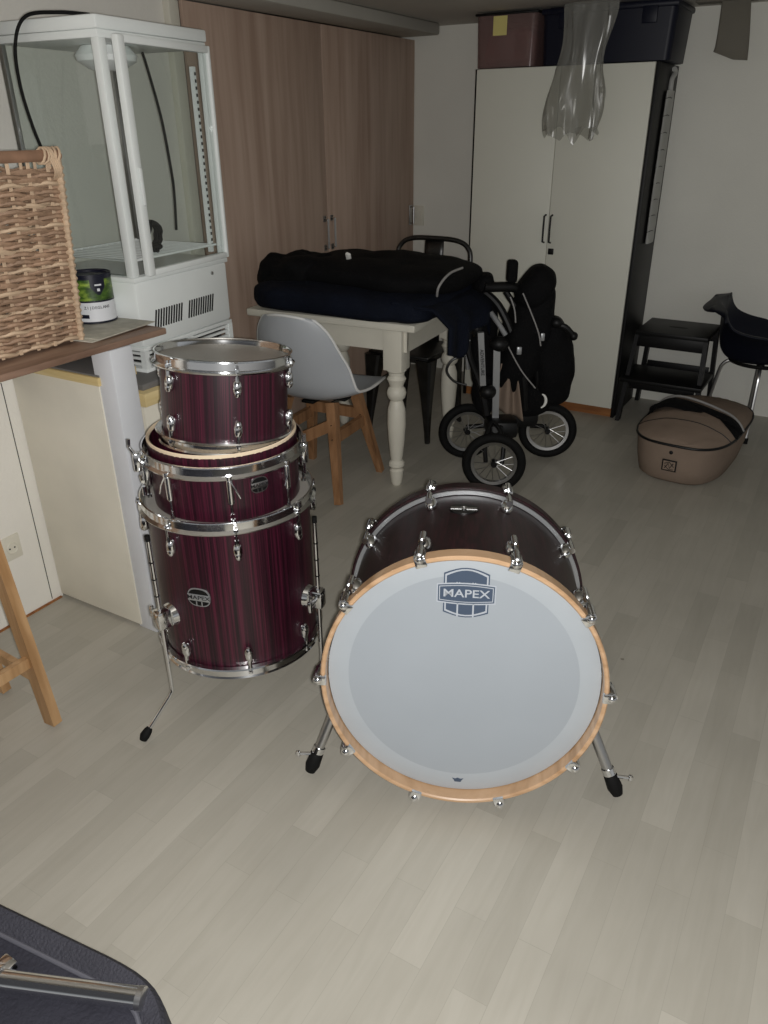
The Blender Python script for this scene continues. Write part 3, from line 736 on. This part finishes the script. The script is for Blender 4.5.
b = MB(); b.grid(shell, 40, 24); sh = b.build('seat_shell', ['shell_grey', 'shell_rim'], t, ang=70, solid=.009)
b = MB(); edge = [shell(0, v/12) for v in range(13)]+[shell(u/24, 1) for u in range(1, 25)]+[shell(1, 1-v/12) for v in range(1, 13)]+[shell(1-u/24, 0) for u in range(1, 24)]
b.tube(edge, .0062, 8, loop=True); b.build('shell_rim', 'shell_rim', sh)
ft = [(.19, -.205), (-.19, -.205), (-.19, .205), (.19, .205)]; tp = [(.115, -.10), (-.115, -.10), (-.115, .11), (.115, .11)]
def legp(i, z): return V((ft[i][0]+(tp[i][0]-ft[i][0])*z/.415, ft[i][1]+(tp[i][1]-ft[i][1])*z/.415, z))
def bar(b, p, q, w, h, upv=V((0, 0, 1))):
    p, q = V(p), V(q); d = (q-p).normalized(); s = d.cross(upv).normalized(); n = s.cross(d)
    b.rings([[c+s*(sx*w/2)+n*(sy*h/2) for sx, sy in ((-1, -1), (1, -1), (1, 1), (-1, 1))] for c in (p, q)]); return b
for i in range(4):
    b = MB(); x = V((1, 0, 0))
    p0, p1 = legp(i, -.010), legp(i, .418); d = (p1-p0).normalized(); y = d.cross(x).normalized(); x = y.cross(d)
    b.rings([[p+x*(sx*w)+y*(sy*w) for sx, sy in ((-1, -1), (1, -1), (1, 1), (-1, 1))] for p, w in ((p0, .015), (p1, .022))])
    b.build('leg', 'beech', t, smooth=False)
for i, j, z, z2 in ((0, 1, .13, .13) if False else (0, 1, .33, .18), (2, 3, .3, .3), (1, 2, .27, .27), (3, 0, .27, .27)):
    b = MB(); bar(b, legp(i, z), legp(j, z2), .024, .05); b.mi = 1
    q = legp(i, z); q2 = legp(j, z2)
    for c in (q, q2): b.sph(c+V((0, 0, .0)), (.0, .0, .0) if False else (.004, .03, .004), 8)
    b.build('cross_brace', ['beech', 'black'], t, smooth=False)
b = MB(); b.bx(-.14, .14, -.03, .03, .405, .418, .003); b.bx(-.03, .03, -.12, .13, .405, .418, .003); b.build('seat_mount', 'black', t)

# metal chair behind table
t = thing('metal_chair', 'dark metal cafe chair with hoop backrest behind the table', 'chair', (-1.905, 3.57, 0))
b = MB(); b.box((0, -.01, .452), (.35, .35, .016), .006); b.box((0, -.01, .435), (.33, .33, .03), .004); b.build('seat', 'gunmetal', t)
for x, y, sx, sy in ((.15, -.155, .03, -.03), (-.15, -.155, -.03, -.03), (.15, .155, .03, .05), (-.15, .155, -.03, .05)):
    b = MB(); p0 = V((x+sx, y+sy, .004)); p1 = V((x, y, .44))
    R = []
    for k in range(8):
        f = k/7; c = p0.lerp(p1, f); w = .012+.034*f**1.4
        R.append([c+V((a*w, e*w, 0)) for a, e in ((-1, -.7), (-.7, -1), (.7, -1), (1, -.7), (1, .7), (.7, 1), (-.7, 1), (-1, .7))])
    b.rings(R); b.build('leg', 'gunmetal', t)
b = MB(); b.tube([(-.185, .16, .45), (-.205, .18, .66), (-.215, .195, .87), (-.195, .205, .94), (-.13, .21, .972), (0, .212, .978), (.13, .21, .972), (.195, .205, .94), (.215, .195, .87), (.205, .18, .66), (.185, .16, .45)], .0125, 12, sub=6)
b.build('back_hoop', 'gunmetal', t)
b = MB(); b.grid(lambda u, v: ((-.06+.12*v)*(1-.1*u), .165+.045*u, .45+.522*u), 8, 4); b.build('back_splat', 'gunmetal', t, solid=.004)
b = MB(); b.tube([(-.2, .175, .62), (-.1, .19, .6), (.1, .19, .6), (.2, .175, .62)], .007, 8, sub=6); b.build('lower_rail', 'gunmetal', t)
b = MB(); b.tube([(-.045, .212, .86), (-.035, .218, .895), (0, .22, .905), (.035, .218, .895), (.045, .212, .86)], .004, 8, sub=5); b.build('hand_hole_rim', 'steel', t)

# coats on the table
t = thing('navy_coat', 'crumpled navy coat spread on the white table, hanging over its right edge', 'coat', (-1.835, 3.06, .770), math.radians(2))
def heap(u, v):
    x = -.46+.94*u; y = -.335+.66*v
    e = min(1, 6*min(v, 1-v))**.5*min(1, 8*min(u, 1))**.5
    h = .095*e*(1+.35*noise.noise(V((x*5, y*6, 1)))+.2*noise.noise(V((x*13, y*13, 4))))
    yy = y+.03*noise.noise(V((x*4, y*2, 8)))
    z = h
    xe = .372
    return (x, yy, max(.001, z))
b = MB()
b.sup((-.04, .005, .058), (.455, .35, .066), .5, .35, 72, .035, 6, seed=3, zmin=.001)
b.build('body', 'fabric_navy', t, ang=80)
b = MB()
def drape(u, v):   # hanging flap over the right end, follows the edge of the table
    y = -.32+.50*v+.03*math.sin(v*9)*u; L = u*(.36+.05*math.sin(v*7))
    fold = .014*math.sin(v*17+1)*min(1, u*2.5)
    if L < .2: x = .24+L; z = .09-.03*u
    else: x = .4635+.02*min(1, (L-.2)/.05)*1+fold+.012; z = .065-(L-.2)*(1.0+.25*noise.noise(V((v*4, 1, 2)))) 
    if .2 <= L < .25: x = .44+(L-.2)*1.2+fold*.5
    return (x, y, z)
b.grid(drape, 30, 36); b.build('hanging_flap', 'fabric_navy', t, ang=80, solid=.012)
t = thing('black_coat', 'long rolled black coat with a small white reflector on top of the navy coat', 'coat', (-1.845, 3.08, .868), math.radians(-1))
b = MB()
b.sup((.03, .02, .045), (.42, .27, .07), .7, .5, 72, .04, 5, seed=11)
b.build('body', 'fabric_black', t, ang=80)
b = MB(); b.box((-.065, -.12, .112), (.022, .014, .07), .003, R=Euler((.6, .3, 0)).to_matrix()); b.build('reflector_tab', 'reflector', t)
b = MB(); b.tube([(.40, -.17, .0), (.42, -.19, .05), (.43, -.12, .09), (.44, -.02, .10)], .005, 8, sub=6); b.build('seam_piping', 'piping', t)
t = thing('black_jacket', 'bunched black jacket at the left end of the table beside the fridge', 'jacket', (-2.24, 2.97, .83))
b = MB(); b.sup((.03, .02, .06), (.185, .17, .105), .8, .8, 56, .05, 7, seed=21); b.build('body', 'fabric_black', t, ang=80)
b = MB(); b.sup((.02, -.09, .02), (.13, .06, .06), .8, .8, 40, .03, 9, seed=5); b.build('sleeve', 'fabric_black', t, ang=80)

# ------------------------------------------------------------------ wardrobe and what stands on it
t = thing('wardrobe', 'tall white two-door wardrobe with black sides against the back wall', 'wardrobe', (-1.455, 4.26, 0))
W = .472; HT = 1.765
b = MB(); b.bx(-W, -W+.018, .0, .43, 0, HT, .001); b.build('side_panel', 'black', t)
b = MB(); b.bx(W-.018, W, .0, .43, 0, HT, .001); b.build('side_panel', 'black', t)
b = MB(); b.bx(-W+.018, W-.018, .01, .43, HT-.018, HT); b.bx(-W+.018, W-.018, .02, .43, .06, .078); b.bx(-W+.018, W-.018, .42, .43, .06, HT); b.build('carcass', 'door_white', t)
MB().bx(-W+.018, W-.018, .012, .03, .0, .055).build('plinth', 'plinth', t)
for x0, x1, hx in ((-W+.016, -.0015, -.018), (.0015, W-.016, .018)):
    d = MB().bx(x0, x1, -.018, 0, .058, HT-.003, .0015).build('door', 'door_white', t)
    b = MB(); b.tube([(hx, -.018, .93), (hx, -.044, .935), (hx, -.046, 1.0), (hx, -.044, 1.065), (hx, -.018, 1.07)], .0055, 8); b.build('handle', 'black', d)
b = MB(T(.026, -.018, .885) @ RX(PI/2)); b.box((0, 0, .003), (.032, .032, .008), .004); b.build('lock', 'black', t)
# padded strip hanging on the wardrobe's side
t = thing('padded_strip', 'long pale padded strip hanging down the right side of the wardrobe', 'hanging strip', (-.9815, 4.46, .93))
b = MB()
def pad(u, v):
    z = .72*u; w = .085*(1-.12*abs(2*u-1)**3); a = v*2*PI
    return (.013+.012*math.cos(a)*(1+.1*math.sin(u*62)), .03+w*math.sin(a)+.015*u, z)
b.grid(pad, 60, 16); b.build('body', 'strip_cloth', t, ang=80)
b = MB()
for k in range(9): z = .06+.078*k; b.tube([(.012, -.052+.015*z, z), (.026, -.02+.015*z, z+.006), (.027, .02, z+.002)], .0018, 6)
b.build('stitching', 'lettering', t)
b = MB(); b.tube([(.012, .04, .71), (.010, .05, .77), (.014, .09, .80), (.012, .06, .815)], .012, 10, sub=5); b.build('gathered_end', 'strip_cloth', t)
# bins
t = thing('pink_storage_bin', 'clear plastic bin of pink cloth with yellow note on the wardrobe', 'storage bin', (-1.775, 4.45, HT+.001))
def binmb(w, d, h, fl=.03, th=.004, bev=.03):
    b = MB()
    def rr(x, y, r):
        P = []
        for cx, cy, a0 in ((x-r, y-r, 0), (-x+r, y-r, PI/2), (-x+r, -y+r, PI), (x-r, -y+r, 3*PI/2)):
            for k in range(5): a = a0+k*PI/8; P.append((cx+r*math.cos(a), cy+r*math.sin(a)))
        return P
    def lv(z, g): f = fl*z/h; return [V((x, y, z)) for x, y in rr(w/2+f-g-fl, d/2+f-g-fl, bev)]
    b.rings([lv(.001, .01), lv(0.004, 0), lv(h, 0), lv(h, th), lv(.008, th)], cap=True); return b, lv
b, lv = binmb(.33, .36, .234, .006); b.build('tub', 'bin_clear', t)
b = MB(); b.sup((0, 0, .10), (.140, .15, .088), .45, .4, 48, .02, 8, seed=9, zmin=.01); b.build('folded_cloth', 'pink_cloth', t, ang=80)
b = MB(); b.bx(-.17, .17, -.184, .184, .234, .246, .004); b.build('lid', 'black', t)
MB().box((-.03, -.1815, .188), (.075, .0015, .085), .0004).build('sticky_note', 'note', t, smooth=False)
t = thing('navy_storage_bin', 'big dark navy plastic storage bin on the right of the wardrobe top', 'storage bin', (-1.257, 4.44, HT+.001))
b, lv = binmb(.645, .36, .222, .010); 
b.build('tub', 'navy_plastic', t)
b = MB(); b.bx(-.328, .328, -.188, .188, .216, .244, .010); b.bx(-.29, .29, -.16, .16, .244, .249, .002); b.build('lid', 'navy_plastic', t)
for x in (-.2, .2):
    b = MB(); b.box((x, -.183, .19), (.07, .012, .07), .004); b.build('latch', 'navy_plastic', t)
b = MB(); b.box((.305, -.06, .17), (.016, .09, .05), .004); b.build('grip', 'black', t)
# plastic bag hanging over the front of the bins
t = thing('plastic_bag', 'clear crumpled plastic bag hanging down in front of the wardrobe', 'plastic bag', (-1.30, 4.08, 1.455))
b = MB()
def film(u, v):
    z = .545*u; w = .135*(1-u)+.10*u+.012*math.sin(u*8); a = v*2*PI
    lift = .03*noise.noise(V((math.cos(a)*2, math.sin(a)*2, 0)))*(1-u)**2*2+(.006*math.sin(a*5))*(1-u)**4
    rr = 1+.35*noise.noise(V((math.cos(a)*1.6, math.sin(a)*1.6, u*2)))+.16*noise.noise(V((math.cos(a)*5, math.sin(a)*5, u*3+4)))
    return (w*rr*math.cos(a)+.035*u-.02, .06*rr*math.sin(a)*(1-.3*u), z+lift)
b.grid(film, 60, 72); b.build('film', 'bag_clear', t, ang=80)
b = MB()
for k, (x, dz) in enumerate(((-.13, -.02), (.02, -.035), (.092, -.03))): b.grid(lambda u, v: (x+.03*(v-.5)*(1-u)+.03*u*(k-1), -.045+.02*v, .03+dz*u+.01*v), 6, 4)
b.build('torn_edge', 'bag_clear', t, ang=80)
# flap from ceiling
t = thing('hanging_board_scrap', 'torn grey board scrap hanging from the ceiling near the back wall', 'board scrap', (-.71, 4.44, ZC))
b = MB()
def flap(u, v):
    L = u*.27; x = -.075+.125*v
    zl = -(L)*(1 if v > -1 else 1)
    cut = .05*(1-v)*max(0, u-.7)/.3
    return (x+.03*u*v-.01*u, .02+.05*math.sin(u*2.2)+.03*v*v*u, -.006-L*.98+cut*1.2-.055*u*(v > .82)*0+.05*u*max(0, v-.6))
b.grid(flap, 16, 14); b.build('flap', 'cardboard', t, ang=80, solid=.003)
b = MB(); b.bx(-.19, .075, .0, .09, -.012, -.001, .002); b.build('ceiling_strip', 'cardboard', t)
# ------------------------------------------------------------------ step stool
t = thing('step_stool', 'black wooden two-step stool beside the wardrobe', 'step stool', (-.745, 4.465, 0), math.radians(-1))
MB().bx(-.19, .19, -.16, .205, .475, .497, .004).build('top_step', 'fabric_black' if False else 'black', t)
b = MB(); b.prism([(.05*math.cos(k*PI/12), .014*math.sin(k*PI/12)+.02) for k in range(24)], .4972, .4978); b.build('hand_slot', 'gap', t, smooth=False)
MB().bx(-.215, .215, -.26, .06, .232, .254, .004).build('lower_step', 'black', t)
for sx in (-1, 1):
    b = MB(); b.rings([[V((sx*x-.014*0, y+dy, z)) for dy, x in ((-.022, .168+e), (.022, .168+e), (.022, .190+e), (-.022, .190+e))] for y, z, e in ((-.225, .002, .025), (-.13, .476, 0))]); b.build('front_leg', 'black', t, smooth=False)
    b = MB(); b.rings([[V((sx*x, y+dy, z)) for dy, x in ((-.022, .168+e), (.022, .168+e), (.022, .190+e), (-.022, .190+e))] for y, z, e in ((.19, .002, .025), (.17, .476, 0))]); b.build('rear_leg', 'black', t, smooth=False)
    b = MB(); b.bx(sx*.185-.012, sx*.185+.012, -.18, .19, .205, .232, .002); b.build('side_rail', 'black', t)
for y, z in ((-.135, .44), (.165, .44), (-.19, .215), (.175, .24)):
    MB().bx(-.172, .172, y-.009, y+.009, z-.03, z+.034 if z > .4 else z+.016, .002).build('cross_rail', 'black', t)

# ------------------------------------------------------------------ carrycot
t = thing('carrycot', 'beige fabric carrycot with black zip and handles on the floor', 'carrycot', (-.485, 3.845, 0), math.radians(-5)); t.scale = (1, .945, 1)
def foot(w, l, y0, z, n=56, e=.62):
    out = []
    for k in range(n):
        a = 2*PI*k/n; c, s = math.cos(a), math.sin(a)
        out.append(V((w*math.copysign(abs(c)**e, c), y0+l*math.copysign(abs(s)**e, s), z)))
    return out
b = MB(); b.rings([foot(.178, .36, .0, .003), foot(.196, .385, 0, .02), foot(.210, .40, 0, .09), foot(.219, .410, 0, .18), foot(.222, .412, 0, .205)]); b.build('tub', 'fabric_beige', t, ang=70)
b = MB(); b.tube(foot(.2235, .414, 0, .2), .0065, 8, loop=True); b.build('black_zip', 'black', t)
def lid(z0, y0, y1, hmax, e=1):
    def f(u, v):
        a = 2*PI*v; r = u
        c, s = math.cos(a), math.sin(a)
        x = .222*r*math.copysign(abs(c)**.62, c); y = .412*r*math.copysign(abs(s)**.62, s)
        return x, y
    return f
def apron(u, v):      # v along, u round: front part of the top
    a = PI+PI*u; c, s = math.cos(a), math.sin(a)
    x0 = .222*math.copysign(abs(c)**.62, c); y0 = .412*math.copysign(abs(s)**.62, s) if abs(s) > 1e-6 else 0
    yc = -.02; k = v
    x = x0*(1-k*.92); y = y0+(yc-y0)*k
    return (x, y-.02, .205+.075*math.sin(k*PI/2)*(1-.25*(abs(x)/.22)**2)+.004*noise.noise(V((x*20, y*20, 0))))
def top_y(u, v):
    # dome over half-length: v from the end towards the middle
    yy = -.412+.33*v; e = 1/.62
    q = max(0, 1-(abs(yy)/.412)**(2*e/1.0) if False else 1-(abs(yy)/.412)**(2/.62))
    w = .222*q**(.62/2); s = 2*u-1
    rise = .075*min(1, v*1.3)**.55
    return (w*s, yy, .205+rise*(1-abs(s)**2.6)+.003*noise.noise(V((s*5, yy*20, 0))))
b = MB(); b.grid(top_y, 30, 26); b.build('front_cover', 'fabric_beige', t, ang=80)
def top_far(u, v):
    yy = .412-.49*v
    q = max(0, 1-(abs(yy)/.412)**(2/.62)); w = .222*q**(.62/2); s = 2*u-1
    return (w*s, yy, .205+.07*min(1, v*1.3)**.55*(1-abs(s)**2.6)+.003*noise.noise(V((s*5, yy*20, 3))))
b = MB(); b.grid(top_far, 30, 26); b.build('far_cover', 'fabric_beige', t, ang=80)
b = MB()
def edge_y(s): return -.105-.045*s+.02*math.sin(s*3.5)
def edge_z(s): return .205+(.075+.018*math.sin(-s*3+.3))*(1-abs(s)**5)
def band(u, v):
    s = 2*u-1; th = v*PI
    return (.226*s, edge_y(s)+.05+.07*math.cos(th), edge_z(s)-.012+.022*math.sin(th))
b.grid(band, 30, 10); b.build('dark_band', 'fabric_black', t, ang=80)
b = MB(); b.tube([(.226*s, edge_y(s)+.115, edge_z(s)+.012*(1-s*s)) for s in [k/14-1 for k in range(29)]], .006, 8); b.build('pale_piping', 'piping', t)
b = MB(); b.tube([(-.215, -.03, .215), (-.20, -.06, .25), (-.13, -.05, .285), (-.04, -.05, .295), (.05, -.085, .28), (.13, -.11, .272), (.195, -.115, .25), (.222, -.10, .21)], [.010]*8, 10, sub=6); b.build('carry_handle', 'fabric_black', t)
b = MB(); b.tube([V((p.x, p.y, p.z)) for p in [V(top_y(k/24, .55)) for k in range(25)]], .0028, 6); b.build('front_zip', 'black', t)
b = MB(); b.sph((.0, -.412, .165), (.009, .006, .009), 10); b.build('snap_button', 'black', t)
X = T(-.0, -.408, .10) @ RX(PI/2+.07)
b = MB(X); b.box((0, 0, .0), (.066, .056, .004), .001); b.mi = 1; b.box((0, 0, .0022), (.054, .044, .001)); b.mi = 0
b.tube([(-.018, -.014, .0035), (-.004, .012, .0035), (.004, -.012, .0035), (.018, .014, .0035)], .0022, 6); b.tube([(-.022, .008, .0035), (0, .018, .0035), (.022, -.004, .0035)], .0016, 6); b.tube([(-.020, -.002, .0035), (.0, -.019, .0035), (.02, -.017, .0035)], .0016, 6)
b.build('square_emblem', ['black', 'fabric_beige'], t)

# ------------------------------------------------------------------ blue tub chair
t = thing('blue_tub_chair', 'dark blue plastic armchair on grey tube legs at the right wall edge', 'chair', (-.30, 4.435, -.025), math.radians(-84))
prf2 = [(.235, .425), (.215, .445), (.13, .435), (.02, .42), (-.08, .42), (-.16, .44), (-.205, .49), (-.222, .56), (-.228, .63), (-.236, .685), (-.268, .702), (-.325, .66)]
hw2 = [.18, .215, .235, .24, .24, .24, .245, .25, .25, .245, .235, .215]
def tub(u, v):
    y, z = cat(prf2, u); s = v*2-1; w = cat(hw2, u); a = abs(s)
    side = max(0, (a-.62)/.38)
    arm = max(0, min(1, (1.0-u)/.2))*max(0, min(1, (u-.08)/.22))
    lift = arm*.19*side**1.1
    flare = max(0, side-.6)/.4*arm*.05
    return (w*s*(1+.22*side*arm)+math.copysign(flare, s), y+.05*a**2*max(0, u-.45)*2, min(z+.02*a*a+lift*(.9+.3*u), .702-.012*a*a)-.03*max(0, side-.85)/.15*arm)
b = MB(); b.grid(tub, 44, 40); b.build('seat_shell', 'navy_shell', t, ang=80, solid=.008)
b = MB(); b.tube([(.15*math.cos(k*PI/16), .0+.15*math.sin(k*PI/16), .408) for k in range(32)], .010, 8, loop=True)
for k in range(4): a = k*PI/2; b.cyl((.14*math.cos(a), .14*math.sin(a), .40), (.14*math.cos(a), .14*math.sin(a), .424), .018, seg=12)
b.build('mount_ring', 'rubber', t)
for k in range(4):
    a = k*PI/2; c, s = math.cos(a), math.sin(a)
    b = MB(); b.tube([(.06*c, .06*s, .405), (.13*c, .13*s, .40), (.175*c, .175*s, .375), (.195*c, .195*s, .31), (.235*c, .235*s, .037)], .0095, 10, sub=4); l = b.build('leg', 'steel', t)
    b = MB(); b.cyl((.233*c, .233*s, .055), (.2365*c, .2365*s, .0255), .0125, .013, 12); b.build('glide', 'rubber', l)

# ------------------------------------------------------------------ folded stroller
t = thing('folded_stroller', 'folded black baby stroller with three spoked wheels standing before the wardrobe', 'stroller', (-1.27, 3.3, 0), math.radians(30.5))
def wheel(c, r, yaw, label=None):
    X = T(*c) @ RZ(yaw) @ RX(PI/2)
    b = MB(X); b.tube([((r-.021)*math.cos(k*PI/24), (r-.021)*math.sin(k*PI/24), 0) for k in range(48)], .021, 12, loop=True); w = b.build('tyre', 'rubber', t)
    b = MB(X); ri = r-.046
    b.lathe([(ri-.008, -.009), (ri+.006, -.011), (ri+.006, .011), (ri-.008, .009)], 48, loop=True); b.build('rim', 'steel', w)
    b = MB(X)
    for k in range(16):
        a = k*PI/8; a2 = a+(.5 if k % 2 else -.5); z = .014 if k % 4 < 2 else -.014
        b.cyl((.012*math.cos(a2), .012*math.sin(a2), z), (ri*math.cos(a), ri*math.sin(a), 0), .0014, seg=5)
    b.build('spokes', 'steel', w)
    b = MB(X); b.cyl((0, 0, -.022), (0, 0, .022), .014, seg=14); b.cyl((0, 0, .022), (0, 0, .028), .007, seg=10); b.build('hub', 'black', w)
wheel((-.085, -.30, .144), .143, -.12); wheel((-.165, .11, .144), .143, .1); wheel((.235, .11, .144), .143, -.15)
b = MB(); b.tube([(-.165, .15, .15), (.0, .13, .17), (.235, .15, .15)], .012, 10); b.tube([(-.05, .14, .17), (-.045, .0, .2), (-.07, -.19, .26)], .014, 10); b.tube([(-.12, -.29, .144), (-.125, -.27, .25), (-.085, -.2, .30), (-.045, -.27, .25), (-.05, -.31, .144)], .010, 10, sub=5)
b.box((-.03, -.10, .245), (.15, .14, .09), .03); b.box((.10, .06, .24), (.14, .10, .10), .03); b.box((-.06, -.13, .25), (.06, .1, .05), .012); b.box((-.005, -.02, .22), (.10, .12, .06), .015); b.build('chassis', 'black', t)
for p, q, w in (((-.155, -.16, .70), (-.132, -.15, .46), .026), ((-.072, -.1, .61), (-.060, -.1, .28), .030)):
    b = MB(); bar(b, p, q, w, .02, V((0, 1, 0))); fb = b.build('frame_bar', 'silver_plastic', t)
    if w == .026:
        p, q = V(p), V(q); d = (q-p).normalized(); m = p.lerp(q, .55); n = V((0, -1, 0)); side = n.cross(d)
        X = Matrix.Translation(m+V((0, -.0145, 0))) @ Matrix(((d.x, -d.z, 0, 0), (d.y, 0, -1, 0), (d.z, d.x, 0, 0), (0, 0, 0, 1)))
        text('ADVENTURE', .021, 'lettering', fb, X, 'lettering', .0004)
for pts, r, m in (
    ([(-.17, 0, .81), (-.172, 0, .75), (-.178, 0, .70)], .011, 'silver_plastic'),
    ([(-.10, -.05, .76), (-.065, -.08, .715), (-.035, -.09, .67)], .012, 'silver_plastic'),
    ([(-.185, .0, .63), (-.19, .0, .55), (-.185, 0, .49)], .010, 'silver_plastic')):
    b = MB(); b.tube(pts, r, 10, sub=5); b.build('frame_tube', m, t)
b = MB(); b.tube([(-.135, -.03, .87), (-.10, -.02, .865), (0, 0, .86), (.05, .02, .83)], .022, 12, sub=6); b.tube([(-.165, .0, .76), (-.175, 0, .72), (-.185, 0, .58), (-.13, -.08, .43), (-.10, -.1, .30)], .016, 10, sub=6)
b.sph((-.105, -.12, .42), (.04, .04, .035), 14); b.sph((-.06, -.09, .63), (.045, .04, .035), 14); b.sph((-.165, -.10, .70), (.028, .035, .035), 12)
b.tube([(-.16, .05, .86), (-.06, .0, .78), (.02, -.04, .62), (.07, -.04, .45), (.09, -.02, .30)], .018, 10, sub=6)
b.tube([(-.03, .02, .84), (.06, .0, .70), (.13, -.02, .50), (.15, .0, .32)], .014, 10, sub=6)
b.build('folded_frame', 'black', t)
b = MB(); R = Euler((0, math.radians(14), 0)).to_matrix(); b.sup((.075, .05, .63), (.105, .12, .26), .75, .7, 56, .025, 8, R=R, seed=2); b.build('seat_pad', 'fabric_black', t, ang=80)
b = MB(); R = Euler((0, math.radians(-12), 0)).to_matrix(); b.sup((.20, .06, .52), (.108, .12, .215), .8, .75, 56, .022, 8, R=R, seed=6); b.build('seat_bag', 'fabric_black', t, ang=80)
b = MB(); b.sup((-.11, .07, .60), (.06, .05, .23), .8, .7, 40, .02, 9, seed=19); b.build('rear_fabric', 'fabric_black', t, ang=80)
b = MB(); b.sup((-.10, .03, .36), (.055, .05, .10), .8, .7, 32, .02, 9, seed=29); b.build('storage_pouch', 'fabric_black', t, ang=80)
b = MB(); b.sup((.13, .07, .34), (.10, .10, .085), .7, .7, 40, .02, 9, seed=14); b.build('under_basket', 'fabric_black', t, ang=80)
b = MB(); R = Euler((0, math.radians(32), 0)).to_matrix(); b.sup((.105, .02, .86), (.072, .10, .10), .7, .7, 48, .012, 8, R=R, seed=8); b.bx(-.03, .015, -.02, .04, .88, .975, .012); b.build('folded_hood', 'fabric_black', t, ang=80)
b = MB(); b.tube([(.20, -.03, .70), (.24, -.04, .69), (.275, -.04, .655)], .014, 10, sub=4); b.sph((.28, -.04, .65), .02, 12); b.sph((.20, -.03, .71), (.03, .03, .025), 12); b.build('adjuster_knob', 'black', t)
for pts in ([(.03, -.085, .85), (.07, -.085, .77), (.11, -.09, .68), (.125, -.09, .62)], [(-.02, -.07, .62), (.02, -.075, .55), (.06, -.08, .49), (.12, -.075, .42)], [(-.02, -.06, .83), (.0, -.07, .78), (.01, -.07, .72)]):
    b = MB(); b.tube(pts, .0032, 6, sub=5); b.build('seam_piping', 'piping', t)
b = MB(); b.box((.03, -.09, .60), (.022, .02, .035), .004); b.box((.13, -.09, .66), (.018, .015, .035), .004); b.build('buckle', 'silver_plastic', t)
b = MB()
def cloth(u, v):
    x = -.035+.14*u*(.55+.45*v)-.02*v; z = .50-.22*v
    return (x, -.03+.02*math.sin(u*11)+.02*v, z-.03*(u-.4)*2)
b.grid(cloth, 20, 14); b.build('beige_cloth', 'fabric_beige', t, ang=80, solid=.006)
b = MB(); b.tube([(.145+.028*math.cos(a), -.08, .36+.034*math.sin(a)) for a in [-1.3+.26*k for k in range(11)]], [.003+.004*math.sin(k*PI/10) for k in range(11)], 8); b.build('reflector', 'reflector', t)
b = MB(); b.tube([(-.20, -.02, .56), (-.26, -.02, .54), (-.285, -.02, .49), (-.25, -.02, .44), (-.19, -.02, .42)], .006, 8, sub=5); b.build('mesh_pocket', 'gunmetal', t)
b = MB(); b.sup((-.12, .03, .875), (.05, .06, .04), .8, .8, 32, .02, 9, seed=4); b.build('hand_grip', 'fabric_black', t)

# ------------------------------------------------------------------ camera
F = 769.0; PD = math.atan(F/1535.0); YAW = math.radians(30.5); ROLL = math.radians(-.5)
fh = V((-math.sin(YAW), math.cos(YAW), 0)); up = V((0, 0, 1)); fwd = fh*math.cos(PD)-up*math.sin(PD)
rt = V((math.cos(YAW), math.sin(YAW), 0)); cu = rt.cross(fwd)
Rr = rt*math.cos(ROLL)+cu*math.sin(ROLL); Uu = -rt*math.sin(ROLL)+cu*math.cos(ROLL)
cam = bpy.data.cameras.new('camera'); co = bpy.data.objects.new('camera', cam); C.objects.link(co)
co.matrix_world = Matrix(((Rr.x, Uu.x, -fwd.x, 0), (Rr.y, Uu.y, -fwd.y, 0), (Rr.z, Uu.z, -fwd.z, 1.5), (0, 0, 0, 1)))
cam.sensor_fit = 'VERTICAL'; cam.sensor_height = 24; cam.lens = F/1024*24; cam.clip_start = .02
bpy.context.scene.camera = co

# ------------------------------------------------------------------ light: the phone's flash beside the lens and weak room light from behind
l = bpy.data.lights.new('phone_flash', 'SPOT'); l.energy = 128; l.spot_size = math.radians(150); l.spot_blend = .35; l.shadow_soft_size = .012; l.color = (1, .985, .96)
lo = bpy.data.objects.new('phone_flash', l); C.objects.link(lo)
lo.matrix_world = Matrix.Translation(Rr*.018+Uu*-.006) @ co.matrix_world
w = bpy.data.worlds.new('room_light'); bpy.context.scene.world = w; w.use_nodes = True
nt = w.node_tree; bg = nt.nodes['Background']
tc = nt.nodes.new('ShaderNodeTexCoord'); sp = nt.nodes.new('ShaderNodeSeparateXYZ'); rp = nt.nodes.new('ShaderNodeValToRGB')
nt.links.new(tc.outputs['Generated'], sp.inputs[0]); 
mr = nt.nodes.new('ShaderNodeMapRange'); mr.inputs[1].default_value = -1; mr.inputs[2].default_value = 1
nt.links.new(sp.outputs['Z'], mr.inputs[0]); nt.links.new(mr.outputs[0], rp.inputs[0])
e = rp.color_ramp.elements; e[0].position = .40; e[0].color = (.05, .05, .05, 1); e[1].position = .70; e[1].color = (.16, .16, .17, 1)
for p, c in ((.47, (1, .98, .95, 1)), (.58, (.95, .98, 1, 1))): k = e.new(p); k.color = c
nt.links.new(rp.outputs[0], bg.inputs[0]); bg.inputs[1].default_value = .32
vs = bpy.context.scene.view_settings; vs.view_transform = 'Standard'; vs.look = 'None'; vs.gamma = 1; vs.exposure = 0; vs.use_curve_mapping = False
bpy.context.scene.display_settings.display_device = 'sRGB'
